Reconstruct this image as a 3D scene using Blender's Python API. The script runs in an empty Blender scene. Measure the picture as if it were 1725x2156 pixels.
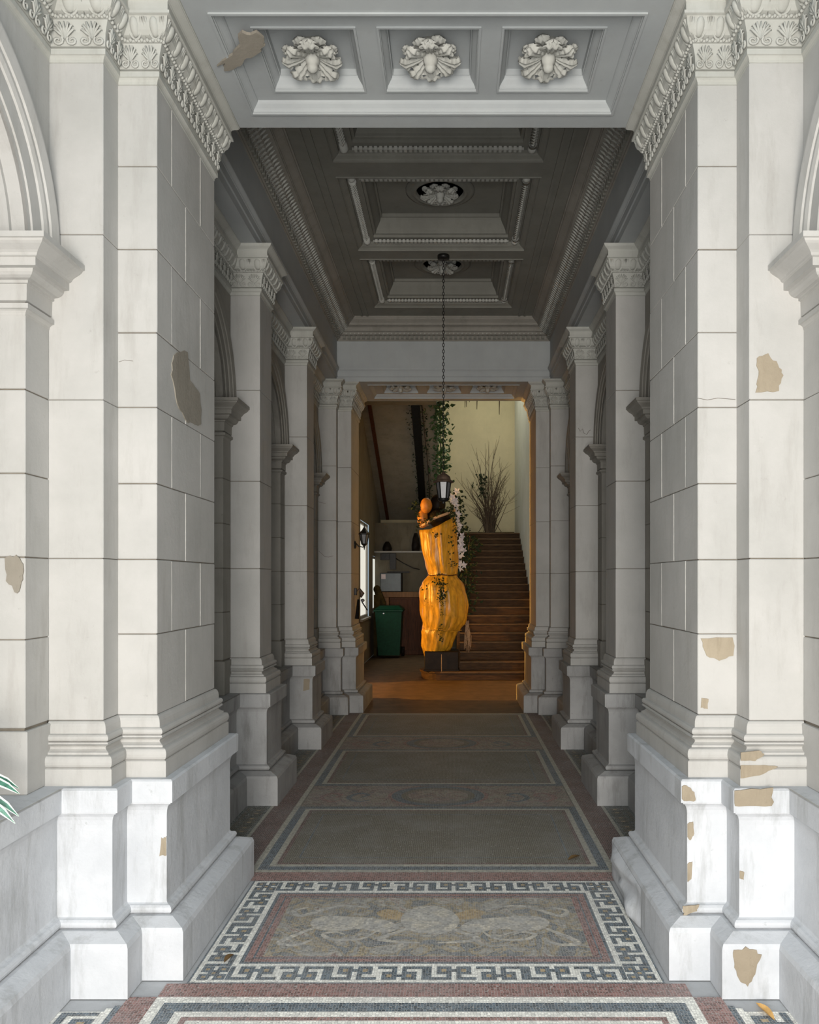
import bpy, bmesh, math, random
from mathutils import Vector
R = random.Random(7)
PI = math.pi
scene = bpy.context.scene
C = scene.collection

# ------------------------------------------------------------------ camera
CX, CZ, F = 0.1036, 1.6, 1677.0
VX, VY = 952.0, 1223.0
cam = bpy.data.cameras.new('camera')
cam.sensor_fit = 'VERTICAL'
cam.sensor_height = 36.0
cam.lens = 28.0
cam.shift_x = -(VX - 862.5) / 2156.0
cam.shift_y = (VY - 1078.0) / 2156.0
cam.clip_start = 0.05
camo = bpy.data.objects.new('camera', cam)
camo.location = (CX, 0, CZ)
camo.rotation_euler = (PI / 2, 0, 0)
C.objects.link(camo)
scene.camera = camo

# ------------------------------------------------------------------ light and exposure
vs = scene.view_settings
vs.view_transform = 'Standard'
vs.look = 'None'
vs.gamma = 1.0
vs.use_curve_mapping = False
vs.exposure = 0.0
world = bpy.data.worlds.new('world')
scene.world = world
world.use_nodes = True
bg = world.node_tree.nodes['Background']
# overcast sky: brighter overhead than at the horizon
wn = world.node_tree
tc = wn.nodes.new('ShaderNodeTexCoord')
sp = wn.nodes.new('ShaderNodeSeparateXYZ')
wn.links.new(tc.outputs['Generated'], sp.inputs[0])
mr = wn.nodes.new('ShaderNodeMapRange')
mr.inputs['From Min'].default_value = 0.0
mr.inputs['From Max'].default_value = 1.0
mr.inputs['To Min'].default_value = 0.4
mr.inputs['To Max'].default_value = 1.3
wn.links.new(sp.outputs['Z'], mr.inputs['Value'])
wn.links.new(mr.outputs[0], bg.inputs[1])
bg.inputs[0].default_value = (0.70, 0.88, 1.0, 1)

def area(name, loc, rot, sx, sy, power, col):
    l = bpy.data.lights.new(name, 'AREA')
    l.shape = 'RECTANGLE'
    l.size, l.size_y = sx, sy
    l.energy = power
    l.color = col
    o = bpy.data.objects.new(name, l)
    o.location = loc
    o.rotation_euler = rot
    C.objects.link(o)
    return o
# daylight through the entrance doorway just behind the camera
area('doorway_daylight', (0.0, -1.0, 1.55), (PI / 2, 0, 0), 1.5, 2.5, 258, (1.0, 0.975, 0.945))
area('passage_fill', (0.0, -6.0, 1.35), (PI / 2, 0, 0), 2.6, 2.5, 330, (1.0, 0.90, 0.78))  # added lamp farther back, brightens the deep end of the passage
# added lamp under the closed hall ceiling to brighten landing and back wall
area('stairwell_fill', (0.75, 16.6, 6.8), (0, 0, 0), 1.4, 3.0, 56, (1.0, 0.95, 0.74))

def px(x, y, Y):
    return Vector((CX + (x - VX) * Y / F, Y, CZ - (y - VY) * Y / F))
def px_floor(x, y, z=0.0):
    Y = (CZ - z) * F / (y - VY)
    return px(x, y, Y)
def px_x(x, y, X):
    Y = (X - CX) * F / (x - VX)
    return px(x, y, Y)

# ------------------------------------------------------------------ materials
def new_mat(name):
    m = bpy.data.materials.new(name)
    m.use_nodes = True
    nt = m.node_tree
    return m, nt, nt.nodes['Principled BSDF']
def N(nt, t, **kw):
    n = nt.nodes.new(t)
    for k, v in kw.items():
        setattr(n, k, v)
    return n
def noise(nt, vec, scale, detail=6, rough=0.6, stretch=None):
    if stretch:
        mp = N(nt, 'ShaderNodeMapping')
        mp.inputs['Scale'].default_value = stretch
        nt.links.new(vec, mp.inputs['Vector'])
        vec = mp.outputs[0]
    n = N(nt, 'ShaderNodeTexNoise')
    n.inputs['Scale'].default_value = scale
    n.inputs['Detail'].default_value = detail
    n.inputs['Roughness'].default_value = rough
    nt.links.new(vec, n.inputs['Vector'])
    return n
def ramp(nt, fac, stops):
    r = N(nt, 'ShaderNodeValToRGB')
    el = r.color_ramp.elements
    while len(el) < len(stops):
        el.new(0.5)
    for e, (p, c) in zip(el, stops):
        e.position = p
        e.color = (c[0], c[1], c[2], 1) if not isinstance(c, (int, float)) else (c, c, c, 1)
    nt.links.new(fac, r.inputs[0])
    return r.outputs[0]
def mixc(nt, fac, a, b, mode='MIX'):
    m = N(nt, 'ShaderNodeMix', data_type='RGBA', blend_type=mode)
    for s, v in ((m.inputs[0], fac), (m.inputs[6], a), (m.inputs[7], b)):
        if hasattr(v, 'links'):
            nt.links.new(v, s)
        elif isinstance(v, (int, float)):
            s.default_value = v
        else:
            s.default_value = (v[0], v[1], v[2], 1)
    return m.outputs[2]
def bump(nt, h, b, strength, dist=0.01):
    n = N(nt, 'ShaderNodeBump')
    n.inputs['Strength'].default_value = strength
    n.inputs['Distance'].default_value = dist
    nt.links.new(h, n.inputs['Height'])
    nt.links.new(n.outputs[0], b.inputs['Normal'])
def stone(name, c1, c2, stain, amount=0.5, rough=0.75, bmp=0.25):
    m, nt, b = new_mat(name)
    pos = N(nt, 'ShaderNodeNewGeometry').outputs['Position']
    n1 = noise(nt, pos, 2.3, 8, 0.65)
    col = mixc(nt, ramp(nt, n1.outputs[0], [(0.35, 0.0), (0.65, 1.0)]), c1, c2)
    n2 = noise(nt, pos, 3.0, 7, 0.7, (3.0, 3.0, 0.55))
    f2 = ramp(nt, n2.outputs[0], [(0.52, 0.0), (0.78, amount)])
    col = mixc(nt, f2, col, stain)
    n3 = noise(nt, pos, 22.0, 5, 0.7)
    f3 = ramp(nt, n3.outputs[0], [(0.66, 0.0), (0.80, amount * 0.9)])
    col = mixc(nt, f3, col, (stain[0] * 0.7, stain[1] * 0.68, stain[2] * 0.64))
    nt.links.new(col, b.inputs['Base Color'])
    b.inputs['Roughness'].default_value = rough
    n4 = noise(nt, pos, 45.0, 6, 0.6)
    n5 = noise(nt, pos, 6.0, 4, 0.6)
    hh = mixc(nt, 0.5, n4.outputs[0], n5.outputs[0])
    bump(nt, hh, b, bmp, 0.008)
    return m
def plain(name, c, rough=0.6, metal=0.0, var=0.25, scale=14.0, bmp=0.1, stretch=None, spec=0.5):
    m, nt, b = new_mat(name)
    pos = N(nt, 'ShaderNodeNewGeometry').outputs['Position']
    n1 = noise(nt, pos, scale, 5, 0.6, stretch)
    d = tuple(v * (1 - var) for v in c)
    l = tuple(min(1, v * (1 + var)) for v in c)
    nt.links.new(mixc(nt, ramp(nt, n1.outputs[0], [(0.3, 0.0), (0.7, 1.0)]), d, l), b.inputs['Base Color'])
    b.inputs['Roughness'].default_value = rough
    b.inputs['Metallic'].default_value = metal
    b.inputs['Specular IOR Level'].default_value = spec
    if bmp:
        bump(nt, n1.outputs[0], b, bmp, 0.01)
    return m
def emit(name, c, s):
    m, nt, b = new_mat(name)
    b.inputs['Base Color'].default_value = (*c, 1)
    b.inputs['Emission Color'].default_value = (*c, 1)
    b.inputs['Emission Strength'].default_value = s
    return m
def mosaic(name, c, var=0.35, grout=(0.40, 0.39, 0.37), scale=85.0, dirt=0.35):
    m, nt, b = new_mat(name)
    pos = N(nt, 'ShaderNodeNewGeometry').outputs['Position']
    v = N(nt, 'ShaderNodeTexVoronoi')
    v.inputs['Scale'].default_value = scale
    v.inputs['Randomness'].default_value = 0.45
    nt.links.new(pos, v.inputs['Vector'])
    v2 = N(nt, 'ShaderNodeTexVoronoi', feature='DISTANCE_TO_EDGE')
    v2.inputs['Scale'].default_value = scale
    v2.inputs['Randomness'].default_value = 0.45
    nt.links.new(pos, v2.inputs['Vector'])
    sep = N(nt, 'ShaderNodeSeparateColor')
    nt.links.new(v.outputs['Color'], sep.inputs[0])
    if isinstance(c[0], tuple):
        nn = noise(nt, pos, 2.6, 3, 0.5)
        nn2 = N(nt, 'ShaderNodeTexNoise')
        nn2.inputs['Scale'].default_value = 5.5
        nn2.inputs['Detail'].default_value = 3
        nn2.inputs['Distortion'].default_value = 2.2
        nt.links.new(pos, nn2.inputs['Vector'])
        k = len(c)
        base = ramp(nt, nn2.outputs[0], [(0.28 + 0.44 * i / (k - 1), cc) for i, cc in enumerate(c)])
    else:
        base = N(nt, 'ShaderNodeRGB').outputs[0]
        base.default_value = (*c, 1)
    dark = mixc(nt, 1.0, base, (1 - var,) * 3, 'MULTIPLY')
    lite = mixc(nt, 1.0, base, (1 + var,) * 3, 'MULTIPLY')
    col = mixc(nt, sep.outputs[0], dark, lite)
    col = mixc(nt, ramp(nt, v2.outputs['Distance'], [(0.02, 1.0), (0.09, 0.0)]), col, grout)
    nd = noise(nt, pos, 3.0, 6, 0.65)
    col = mixc(nt, ramp(nt, nd.outputs[0], [(0.45, 0.0), (0.75, dirt)]), col, (0.33, 0.33, 0.33))
    nt.links.new(col, b.inputs['Base Color'])
    b.inputs['Roughness'].default_value = 0.62
    bump(nt, v2.outputs['Distance'], b, 0.25, 0.004)
    return m

M = {}
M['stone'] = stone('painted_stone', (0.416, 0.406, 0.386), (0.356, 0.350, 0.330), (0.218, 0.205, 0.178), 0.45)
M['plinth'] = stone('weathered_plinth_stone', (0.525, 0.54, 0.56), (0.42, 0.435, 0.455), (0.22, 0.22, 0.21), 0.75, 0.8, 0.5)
M['stone_shade'] = stone('shaded_wall_stone', (0.26, 0.246, 0.216), (0.21, 0.198, 0.172), (0.11, 0.10, 0.078), 0.55)  # darker copy of the painted stone, dimness of the passage in its colour
M['plinth_shade'] = stone('shaded_plinth_stone', (0.36, 0.358, 0.352), (0.27, 0.268, 0.262), (0.10, 0.096, 0.082), 0.8, 0.8, 0.5)  # plinth stone darkened, shade on the inner pedestals put into the colour
M['hallwall_shade'] = stone('shaded_hall_plaster', (0.15, 0.132, 0.095), (0.11, 0.096, 0.068), (0.05, 0.042, 0.026), 0.6, 0.9, 0.3)  # hall plaster copy, darkened to paint in shade below the landing
M['soffit'] = stone('grey_painted_soffit', (0.364, 0.382, 0.382), (0.322, 0.339, 0.343), (0.294, 0.294, 0.280), 0.3, 0.7, 0.1)
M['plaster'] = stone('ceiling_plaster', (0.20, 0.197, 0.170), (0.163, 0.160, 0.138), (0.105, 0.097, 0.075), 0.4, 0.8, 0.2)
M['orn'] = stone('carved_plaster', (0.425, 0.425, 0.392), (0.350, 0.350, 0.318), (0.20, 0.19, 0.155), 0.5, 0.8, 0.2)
M['joint'] = plain('joint_dirt', (0.16, 0.14, 0.11), 0.95)
M['mortar'] = plain('pale_mortar', (0.42, 0.41, 0.38), 0.9)
M['tan'] = stone('exposed_tan_plaster', (0.31, 0.262, 0.19), (0.235, 0.195, 0.14), (0.13, 0.10, 0.06), 0.8, 0.95, 0.8)
M['greyp'] = stone('exposed_grey_plaster', (0.25, 0.225, 0.185), (0.20, 0.18, 0.145), (0.13, 0.11, 0.08), 0.5, 0.95, 0.5)
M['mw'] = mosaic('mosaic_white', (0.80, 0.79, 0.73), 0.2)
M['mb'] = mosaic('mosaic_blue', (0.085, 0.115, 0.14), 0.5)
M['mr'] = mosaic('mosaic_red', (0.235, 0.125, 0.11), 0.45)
M['mwc'] = mosaic('mosaic_shaded_white', (0.40, 0.385, 0.32), 0.25)  # white tesserae darkened, low light of the inner floor in the colour
M['mrc'] = mosaic('mosaic_shaded_red', (0.125, 0.068, 0.058), 0.4)  # red tesserae darkened, shade of the inner floor painted in
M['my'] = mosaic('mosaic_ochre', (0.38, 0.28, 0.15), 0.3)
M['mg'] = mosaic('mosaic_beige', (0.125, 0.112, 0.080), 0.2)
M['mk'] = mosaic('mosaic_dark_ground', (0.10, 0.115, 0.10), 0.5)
M['mp'] = mosaic('mosaic_picture', ((0.10, 0.12, 0.145), (0.22, 0.215, 0.20), (0.13, 0.15, 0.165), (0.34, 0.27, 0.16), (0.24, 0.24, 0.23), (0.40, 0.37, 0.31), (0.22, 0.14, 0.12)), 0.3)
M['mf'] = mosaic('mosaic_figure_cream', ((0.44, 0.41, 0.34), (0.52, 0.48, 0.40), (0.36, 0.35, 0.33), (0.56, 0.53, 0.46)), 0.25)
M['mn'] = mosaic('mosaic_ring_ground', ((0.16, 0.15, 0.13), (0.25, 0.22, 0.17), (0.20, 0.13, 0.11), (0.13, 0.14, 0.14)), 0.35)
M['cem'] = stone('cement_floor', (0.42, 0.43, 0.44), (0.34, 0.35, 0.36), (0.22, 0.21, 0.19), 0.5, 0.8, 0.3)
M['hallfloor'] = plain('hall_floor_tile', (0.135, 0.09, 0.055), 0.5, 0, 0.3, 5, spec=0.12)
M['cream'] = stone('cream_wall_paint', (0.62, 0.56, 0.38), (0.55, 0.50, 0.34), (0.42, 0.37, 0.24), 0.3, 0.85, 0.1)
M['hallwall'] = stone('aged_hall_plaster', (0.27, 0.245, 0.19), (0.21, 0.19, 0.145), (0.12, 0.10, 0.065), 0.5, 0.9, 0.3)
M['bluewall'] = stone('pale_blue_wall_paint', (0.74, 0.78, 0.76), (0.66, 0.70, 0.66), (0.50, 0.48, 0.36), 0.4, 0.8, 0.1)
M['wood'] = plain('dark_stair_wood', (0.062, 0.033, 0.014), 0.55, 0, 0.45, 6, 0.2, (1, 8, 8), spec=0.12)
M['nosing'] = plain('lighter_tread_edge', (0.115, 0.07, 0.036), 0.6, 0, 0.35, 9, 0.1, (1, 8, 8), spec=0.2)  # tread edges a lighter brown than the steps
M['cabwood'] = plain('cabinet_wood', (0.075, 0.026, 0.010), 0.5, 0, 0.4, 5, 0.1, (8, 8, 1), spec=0.12)
M['cabtop'] = plain('light_wood', (0.20, 0.10, 0.045), 0.5, 0, 0.3, 5, 0.1, (8, 8, 1), spec=0.12)
M['iron'] = plain('black_iron', (0.018, 0.017, 0.016), 0.45, 0.6, 0.3, 30, 0.05)
M['rust'] = plain('rusty_brown_metal', (0.10, 0.065, 0.045), 0.6, 0.4, 0.4, 30, 0.1)
M['gold'] = plain('golden_wrapping', (0.46, 0.255, 0.022), 0.33, 0.0, 0.42, 7, 0.6, (3, 3, 0.8))
M['orange'] = plain('orange_wrapping', (0.50, 0.20, 0.03), 0.5, 0, 0.3, 20)
M['black'] = plain('black_lacquer', (0.010, 0.007, 0.005), 0.5, 0, 0.5, 10, spec=0.12)
M['leaf'] = plain('ivy_leaf', (0.035, 0.09, 0.022), 0.5, 0, 0.6, 40)
M['leafd'] = plain('dark_leaf', (0.02, 0.035, 0.018), 0.6, 0, 0.6, 40, spec=0.12)
M['leafg'] = plain('blue_green_leaf', (0.05, 0.16, 0.11), 0.45, 0, 0.5, 60)
M['leafw'] = plain('pale_leaf_edge', (0.72, 0.78, 0.70), 0.5, 0, 0.1, 60)
M['petal'] = plain('white_petal', (0.72, 0.72, 0.80), 0.6, 0, 0.1)
M['twig'] = plain('dry_twig', (0.075, 0.05, 0.032), 0.8, 0, 0.4, 40)
M['bin'] = plain('green_plastic', (0.006, 0.042, 0.020), 0.4, 0, 0.2, 20, 0.02, spec=0.12)
M['greym'] = plain('grey_enamel', (0.11, 0.13, 0.14), 0.45, 0.1, 0.1, 10, 0.02)
M['paper'] = plain('white_paper', (0.75, 0.66, 0.68), 0.8, 0, 0.1)
M['straw'] = plain('dry_straw', (0.50, 0.36, 0.24), 0.8, 0, 0.3, 60)
M['olive'] = plain('olive_cloth', (0.06, 0.042, 0.014), 0.9, 0, 0.4, 10, 0.4, spec=0.12)
M['ochreleaf'] = plain('fallen_leaf', (0.60, 0.36, 0.12), 0.6, 0, 0.3, 30)
M['brownleaf'] = plain('brown_fallen_leaf', (0.12, 0.07, 0.025), 0.7, 0, 0.3, 30)
M['terra'] = plain('terracotta', (0.36, 0.16, 0.09), 0.8, 0, 0.2)
M['pane'] = emit('daylit_pane', (0.93, 0.93, 0.84), 0.75)
M['frost'] = plain('frosted_glass', (0.13, 0.13, 0.135), 0.35, 0, 0.15, 25, 0.0)
M['bulb'] = emit('warm_bulb', (1.0, 0.55, 0.15), 6.0)

# ------------------------------------------------------------------ mesh builder
class MB:
    def __init__(s):
        s.v, s.f, s.m, s.sm = [], [], [], []
        s.mi = 0
    def quad(s, *p, smooth=False):
        b = len(s.v)
        s.v += [Vector(q) for q in p]
        s.f.append(tuple(range(b, b + len(p))))
        s.m.append(s.mi)
        s.sm.append(smooth)
    def add(s, vs, fs, smooth=False):
        b = len(s.v)
        s.v += [Vector(q) for q in vs]
        for f in fs:
            s.f.append(tuple(i + b for i in f))
            s.m.append(s.mi)
            s.sm.append(smooth)
    def box(s, x0, x1, y0, y1, z0, z1):
        vs = [(x, y, z) for z in (z0, z1) for y in (y0, y1) for x in (x0, x1)]
        s.add(vs, [(0, 2, 3, 1), (4, 5, 7, 6), (0, 1, 5, 4), (2, 6, 7, 3), (0, 4, 6, 2), (1, 3, 7, 5)])
    def cbox(s, x0, x1, y0, y1, z0, z1, c=0.004):
        lo, hi = (x0, y0, z0), (x1, y1, z1)
        vs, idx = [], {}
        for sx in (0, 1):
            for sy in (0, 1):
                for sz in (0, 1):
                    sg = (sx, sy, sz)
                    for ax in range(3):
                        p = []
                        for k in range(3):
                            e = hi[k] if sg[k] else lo[k]
                            if k != ax:
                                e += -c if sg[k] else c
                            p.append(e)
                        idx[(sg, ax)] = len(vs)
                        vs.append(p)
        fs = []
        for ax in range(3):
            a, b = [k for k in range(3) if k != ax]
            for sd in (0, 1):
                def key(u, w):
                    g = [0, 0, 0]; g[ax] = sd; g[a] = u; g[b] = w
                    return idx[(tuple(g), ax)]
                fs.append((key(0, 0), key(1, 0), key(1, 1), key(0, 1)))
            # chamfers along edges parallel to ax
            for u in (0, 1):
                for w in (0, 1):
                    g0 = [0, 0, 0]; g0[a] = u; g0[b] = w
                    g1 = list(g0); g1[ax] = 1
                    fs.append((idx[(tuple(g0), a)], idx[(tuple(g1), a)], idx[(tuple(g1), b)], idx[(tuple(g0), b)]))
        for sx in (0, 1):
            for sy in (0, 1):
                for sz in (0, 1):
                    g = (sx, sy, sz)
                    fs.append((idx[(g, 0)], idx[(g, 1)], idx[(g, 2)]))
        s.add(vs, fs)
    def lathe(s, cx, cy, prof, n=16, axis='z', smooth=True, cz=0.0, rmod=None):
        vs, fs = [], []
        for j, (r, h) in enumerate(prof):
            for i in range(n):
                a = 2 * PI * i / n
                rr = r * (rmod(a, h) if rmod else 1)
                u, w = rr * math.cos(a), rr * math.sin(a)
                vs.append((cx + u, cy + w, cz + h) if axis == 'z' else ((cx + h, cy + u, cz + w) if axis == 'x' else (cx + u, cy + h, cz + w)))
        for j in range(len(prof) - 1):
            for i in range(n):
                fs.append((j * n + i, j * n + (i + 1) % n, (j + 1) * n + (i + 1) % n, (j + 1) * n + i))
        fs.append(tuple(range(n - 1, -1, -1)))
        fs.append(tuple((len(prof) - 1) * n + i for i in range(n)))
        s.add(vs, fs, smooth)
    def tube(s, pts, r, n=6, smooth=True):
        pts = [Vector(p) for p in pts]
        vs, fs = [], []
        k = len(pts)
        prev = None
        for i, p in enumerate(pts):
            t = (pts[min(i + 1, k - 1)] - pts[max(i - 1, 0)])
            t = t.normalized() if t.length > 1e-9 else Vector((0, 0, 1))
            if prev is None:
                ref = Vector((0, 0, 1)) if abs(t.z) < 0.9 else Vector((1, 0, 0))
                u = t.cross(ref).normalized()
            else:
                u = (prev - t * prev.dot(t)).normalized()
            prev = u
            w = t.cross(u)
            rr = r[i] if isinstance(r, (list, tuple)) else r
            for j in range(n):
                a = 2 * PI * j / n
                vs.append(p + (u * math.cos(a) + w * math.sin(a)) * rr)
        for i in range(k - 1):
            for j in range(n):
                fs.append((i * n + j, i * n + (j + 1) % n, (i + 1) * n + (j + 1) % n, (i + 1) * n + j))
        fs.append(tuple(range(n)))
        fs.append(tuple((k - 1) * n + j for j in range(n)))
        s.add(vs, fs, smooth)
    def ball(s, c, rx, ry, rz, nu=10, nv=7):
        vs, fs = [], []
        for j in range(nv + 1):
            t = PI * j / nv
            for i in range(nu):
                a = 2 * PI * i / nu
                vs.append((c[0] + rx * math.sin(t) * math.cos(a), c[1] + ry * math.sin(t) * math.sin(a), c[2] + rz * math.cos(t)))
        for j in range(nv):
            for i in range(nu):
                fs.append((j * nu + i, j * nu + (i + 1) % nu, (j + 1) * nu + (i + 1) % nu, (j + 1) * nu + i))
        s.add(vs, fs, True)
    def prism(s, pts, z0, z1):
        n = len(pts)
        vs = [(p[0], p[1], z0) for p in pts] + [(p[0], p[1], z1) for p in pts]
        fs = [tuple(range(n - 1, -1, -1)), tuple(range(n, 2 * n))] + [(i, (i + 1) % n, n + (i + 1) % n, n + i) for i in range(n)]
        s.add(vs, fs)
    def sweep(s, path, prof, segs=None, closed=False):
        n = len(path)
        P = [Vector(p) for p in path]
        def nrm(a, b):
            d = (b - a).normalized()
            return Vector((-d.y, d.x))
        mit = []
        for i in range(n):
            if closed or 0 < i < n - 1:
                a, b = nrm(P[i - 1], P[i]), nrm(P[i], P[(i + 1) % n])
                mit.append((a + b) / max(1e-6, 1 + a.dot(b)))
            else:
                mit.append(nrm(P[0], P[1]) if i == 0 else nrm(P[-2], P[-1]))
        cnt = n if closed else n - 1
        for i in (segs if segs is not None else range(cnt)):
            k = (i + 1) % n
            for j in range(len(prof) - 1):
                (e0, z0), (e1, z1) = prof[j], prof[j + 1]
                a, b = P[i] + mit[i] * e0, P[k] + mit[k] * e0
                c, d = P[k] + mit[k] * e1, P[i] + mit[i] * e1
                s.quad((a.x, a.y, z0), (b.x, b.y, z0), (c.x, c.y, z1), (d.x, d.y, z1))
    def mesh(s, name, mats, sx=1, origin=(0, 0, 0)):
        me = bpy.data.meshes.new(name)
        o = Vector(origin)
        vs = [Vector((v.x * sx, v.y, v.z)) - o for v in s.v]
        fs = [tuple(reversed(f)) for f in s.f] if sx < 0 else s.f
        me.from_pydata(vs, [], fs)
        for m in (mats if isinstance(mats, (list, tuple)) else [mats]):
            me.materials.append(m)
        for p, mi, sm in zip(me.polygons, s.m, s.sm):
            p.material_index = mi
            p.use_smooth = sm
        me.update()
        return me
WL = {}
def wloc(o):
    return WL.get(o.name, Vector((0, 0, 0))) if o else Vector((0, 0, 0))
def build(mb, name, mat, parent=None, sx=1, base=True, weld=False):
    xs = [v.x * sx for v in mb.v]; ys = [v.y for v in mb.v]; zs = [v.z for v in mb.v]
    org = Vector(((min(xs) + max(xs)) / 2, (min(ys) + max(ys)) / 2, min(zs)))
    me = mb.mesh(name, mat, sx, org)
    if weld:
        bm = bmesh.new(); bm.from_mesh(me)
        bmesh.ops.remove_doubles(bm, verts=bm.verts, dist=1e-5)
        bm.to_mesh(me); bm.free()
    o = bpy.data.objects.new(name, me)
    C.objects.link(o)
    o.parent = parent
    o.location = org - wloc(parent)
    WL[o.name] = org
    return o
def inst(me, name, loc, rot, parent, scale=(1, 1, 1)):
    o = bpy.data.objects.new(name, me)
    C.objects.link(o)
    o.parent = parent
    o.location = Vector(loc) - wloc(parent)
    o.rotation_euler = rot
    o.scale = scale
    WL[o.name] = Vector(loc)
    return o
def tag(o, label=None, cat=None, group=None, kind=None):
    if label: o['label'] = label
    if cat: o['category'] = cat
    if group: o['group'] = group
    if kind: o['kind'] = kind
    return o
def root(name, loc, label=None, cat=None, group=None, kind=None):
    o = bpy.data.objects.new(name, None)
    o.empty_display_size = 0.1
    C.objects.link(o)
    o.location = loc
    WL[o.name] = Vector(loc)
    return tag(o, label, cat, group, kind)

def cav(p0, p1, n=4):      # concave quarter
    return [(p0[0] + (p1[0] - p0[0]) * (1 - math.cos(t * PI / 2 / n)), p0[1] + (p1[1] - p0[1]) * math.sin(t * PI / 2 / n)) for t in range(n + 1)]
def ovo(p0, p1, n=4):      # convex quarter
    return [(p0[0] + (p1[0] - p0[0]) * math.sin(t * PI / 2 / n), p0[1] + (p1[1] - p0[1]) * (1 - math.cos(t * PI / 2 / n))) for t in range(n + 1)]
def tor(e, z0, z1, amp, n=6):
    return [(e + amp * math.sin(PI * t / n), z0 + (z1 - z0) * (1 - math.cos(PI * t / n)) / 2) for t in range(n + 1)]
def cyma(p0, p1, n=6):
    return [(p0[0] + (p1[0] - p0[0]) * (0.5 - 0.5 * math.cos(PI * t / n)), p0[1] + (p1[1] - p0[1]) * t / n) for t in range(n + 1)]
# ------------------------------------------------------------------ plan of one side (right side; the left is its mirror)
WX, PX_, IX = 1.52, 1.302, 1.138          # wall, pilaster and pier faces (half widths)
ZC = 4.03                                  # top of capitals, soffit of beams
ZCEIL = 4.75
PATH = [(WX, -0.6), (WX, 3.21), (PX_, 3.21), (PX_, 3.353), (IX, 3.353), (IX, 4.164), (PX_, 4.164), (PX_, 4.30), (WX, 4.30),
        (WX, 5.829), (PX_, 5.829), (PX_, 6.20), (WX, 6.20), (WX, 7.72), (PX_, 7.72), (PX_, 8.10), (WX, 8.10),
        (WX, 9.67), (PX_, 9.67), (PX_, 9.816), (IX, 9.816), (IX, 10.61), (PX_, 10.61), (PX_, 10.75), (WX + 0.05, 10.75)]
PED = [(0.165, 0.0), (0.165, 0.190), (0.158, 0.208), (0.10, 0.232)] + tor(0.072, 0.232, 0.270, 0.02) + [(0.066, 0.273), (0.063, 0.28), (0.063, 0.635)] + \
    cav((0.063, 0.635), (0.086, 0.684)) + [(0.086, 0.690), (0.097, 0.692), (0.098, 0.780), (0.09, 0.787), (-0.1, 0.787)]
BASE = [(0.057, 0.787), (0.057, 0.853), (0.050, 0.857)] + tor(0.047, 0.858, 0.905, 0.012) + [(0.036, 0.907), (0.036, 0.915)] + \
    [(0.036 - 0.02 * math.sin(PI * t / 6), 0.915 + 0.032 * t / 6) for t in range(7)] + [(0.031, 0.949), (0.031, 0.955)] + tor(0.02, 0.956, 0.986, 0.014) + \
    [(0.017, 0.988), (0.017, 1.0)] + cav((0.017, 1.0), (0.0, 1.036)) + [(-0.06, 1.036)]
CAP = [(-0.01, 3.685), (0.0, 3.69)] + cav((0.0, 3.69), (0.014, 3.714)) + [(0.014, 3.736), (0.004, 3.738), (-0.004, 3.744), (0.012, 3.746), (0.016, 3.80), (0.030, 3.842), (0.022, 3.845)] + \
    tor(0.022, 3.846, 3.862, 0.012, 4) + [(0.022, 3.863)] + ovo((0.026, 3.864), (0.066, 3.934)) + [(0.078, 3.937), (0.078, 3.949), (0.068, 3.952), (0.068, 3.988)] + \
    cyma((0.07, 3.990), (0.102, 4.020)) + [(0.104, 4.021), (0.104, ZC), (-0.1, ZC)]
COURSES = [1.036, 1.376, 1.69, 2.01, 2.33, 2.646, 2.996, 3.346, 3.69]
COARSE = [1.036, 1.69, 2.33, 2.996, 3.69]
GAP = 0.0022

# carved pieces, one mesh of each kind
def egg_mesh():
    mb = MB()
    mb.ball((0, -0.004, 0), 0.0225, 0.016, 0.037, 10, 8)
    pts = []
    for t in range(13):
        a = PI * t / 12
        pts.append((0.034 * math.cos(a) * (1.0 if t not in (0, 12) else 1.02), -0.006, 0.034 - 0.078 * math.sin(a) ** 0.8))
    mb.tube(pts, 0.0052, 6)
    for sx in (-1, 1):
        mb.tube([(sx * 0.0455, -0.004, 0.036), (sx * 0.0455, -0.008, 0.0), (sx * 0.0455, -0.004, -0.040)], [0.006, 0.004, 0.0012], 5)
    return mb.mesh('egg', M['orn'])
def palm_mesh():
    mb = MB()
    for sx in (-1, 1):
        # scroll at the foot
        pts = []
        for t in range(12):
            a = t * 0.62
            r = 0.019 - 0.0013 * t
            pts.append((sx * (0.024 + r * math.cos(a + 2.4)), -0.006, -0.028 + r * math.sin(a + 2.4)))
        mb.tube(pts, [0.0046] * 9 + [0.0035, 0.003, 0.002], 5)
        for k, (w, h) in enumerate(((0.018, 0.040), (0.031, 0.030), (0.036, 0.012))):
            pts = [(0, -0.004, -0.020), (sx * w * 0.45, -0.009, h * 0.55 - 0.01), (sx * w * 0.85, -0.010, h * 0.95), (sx * w, -0.006, h * 0.8)]
            mb.tube(pts, [0.002, 0.005, 0.0045, 0.002], 5)
    mb.tube([(0, -0.004, -0.022), (0, -0.010, 0.01), (0, -0.008, 0.043)], [0.003, 0.006, 0.002], 5)
    return mb.mesh('palmette', M['orn'])
EGG, PALM = egg_mesh(), palm_mesh()

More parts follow.
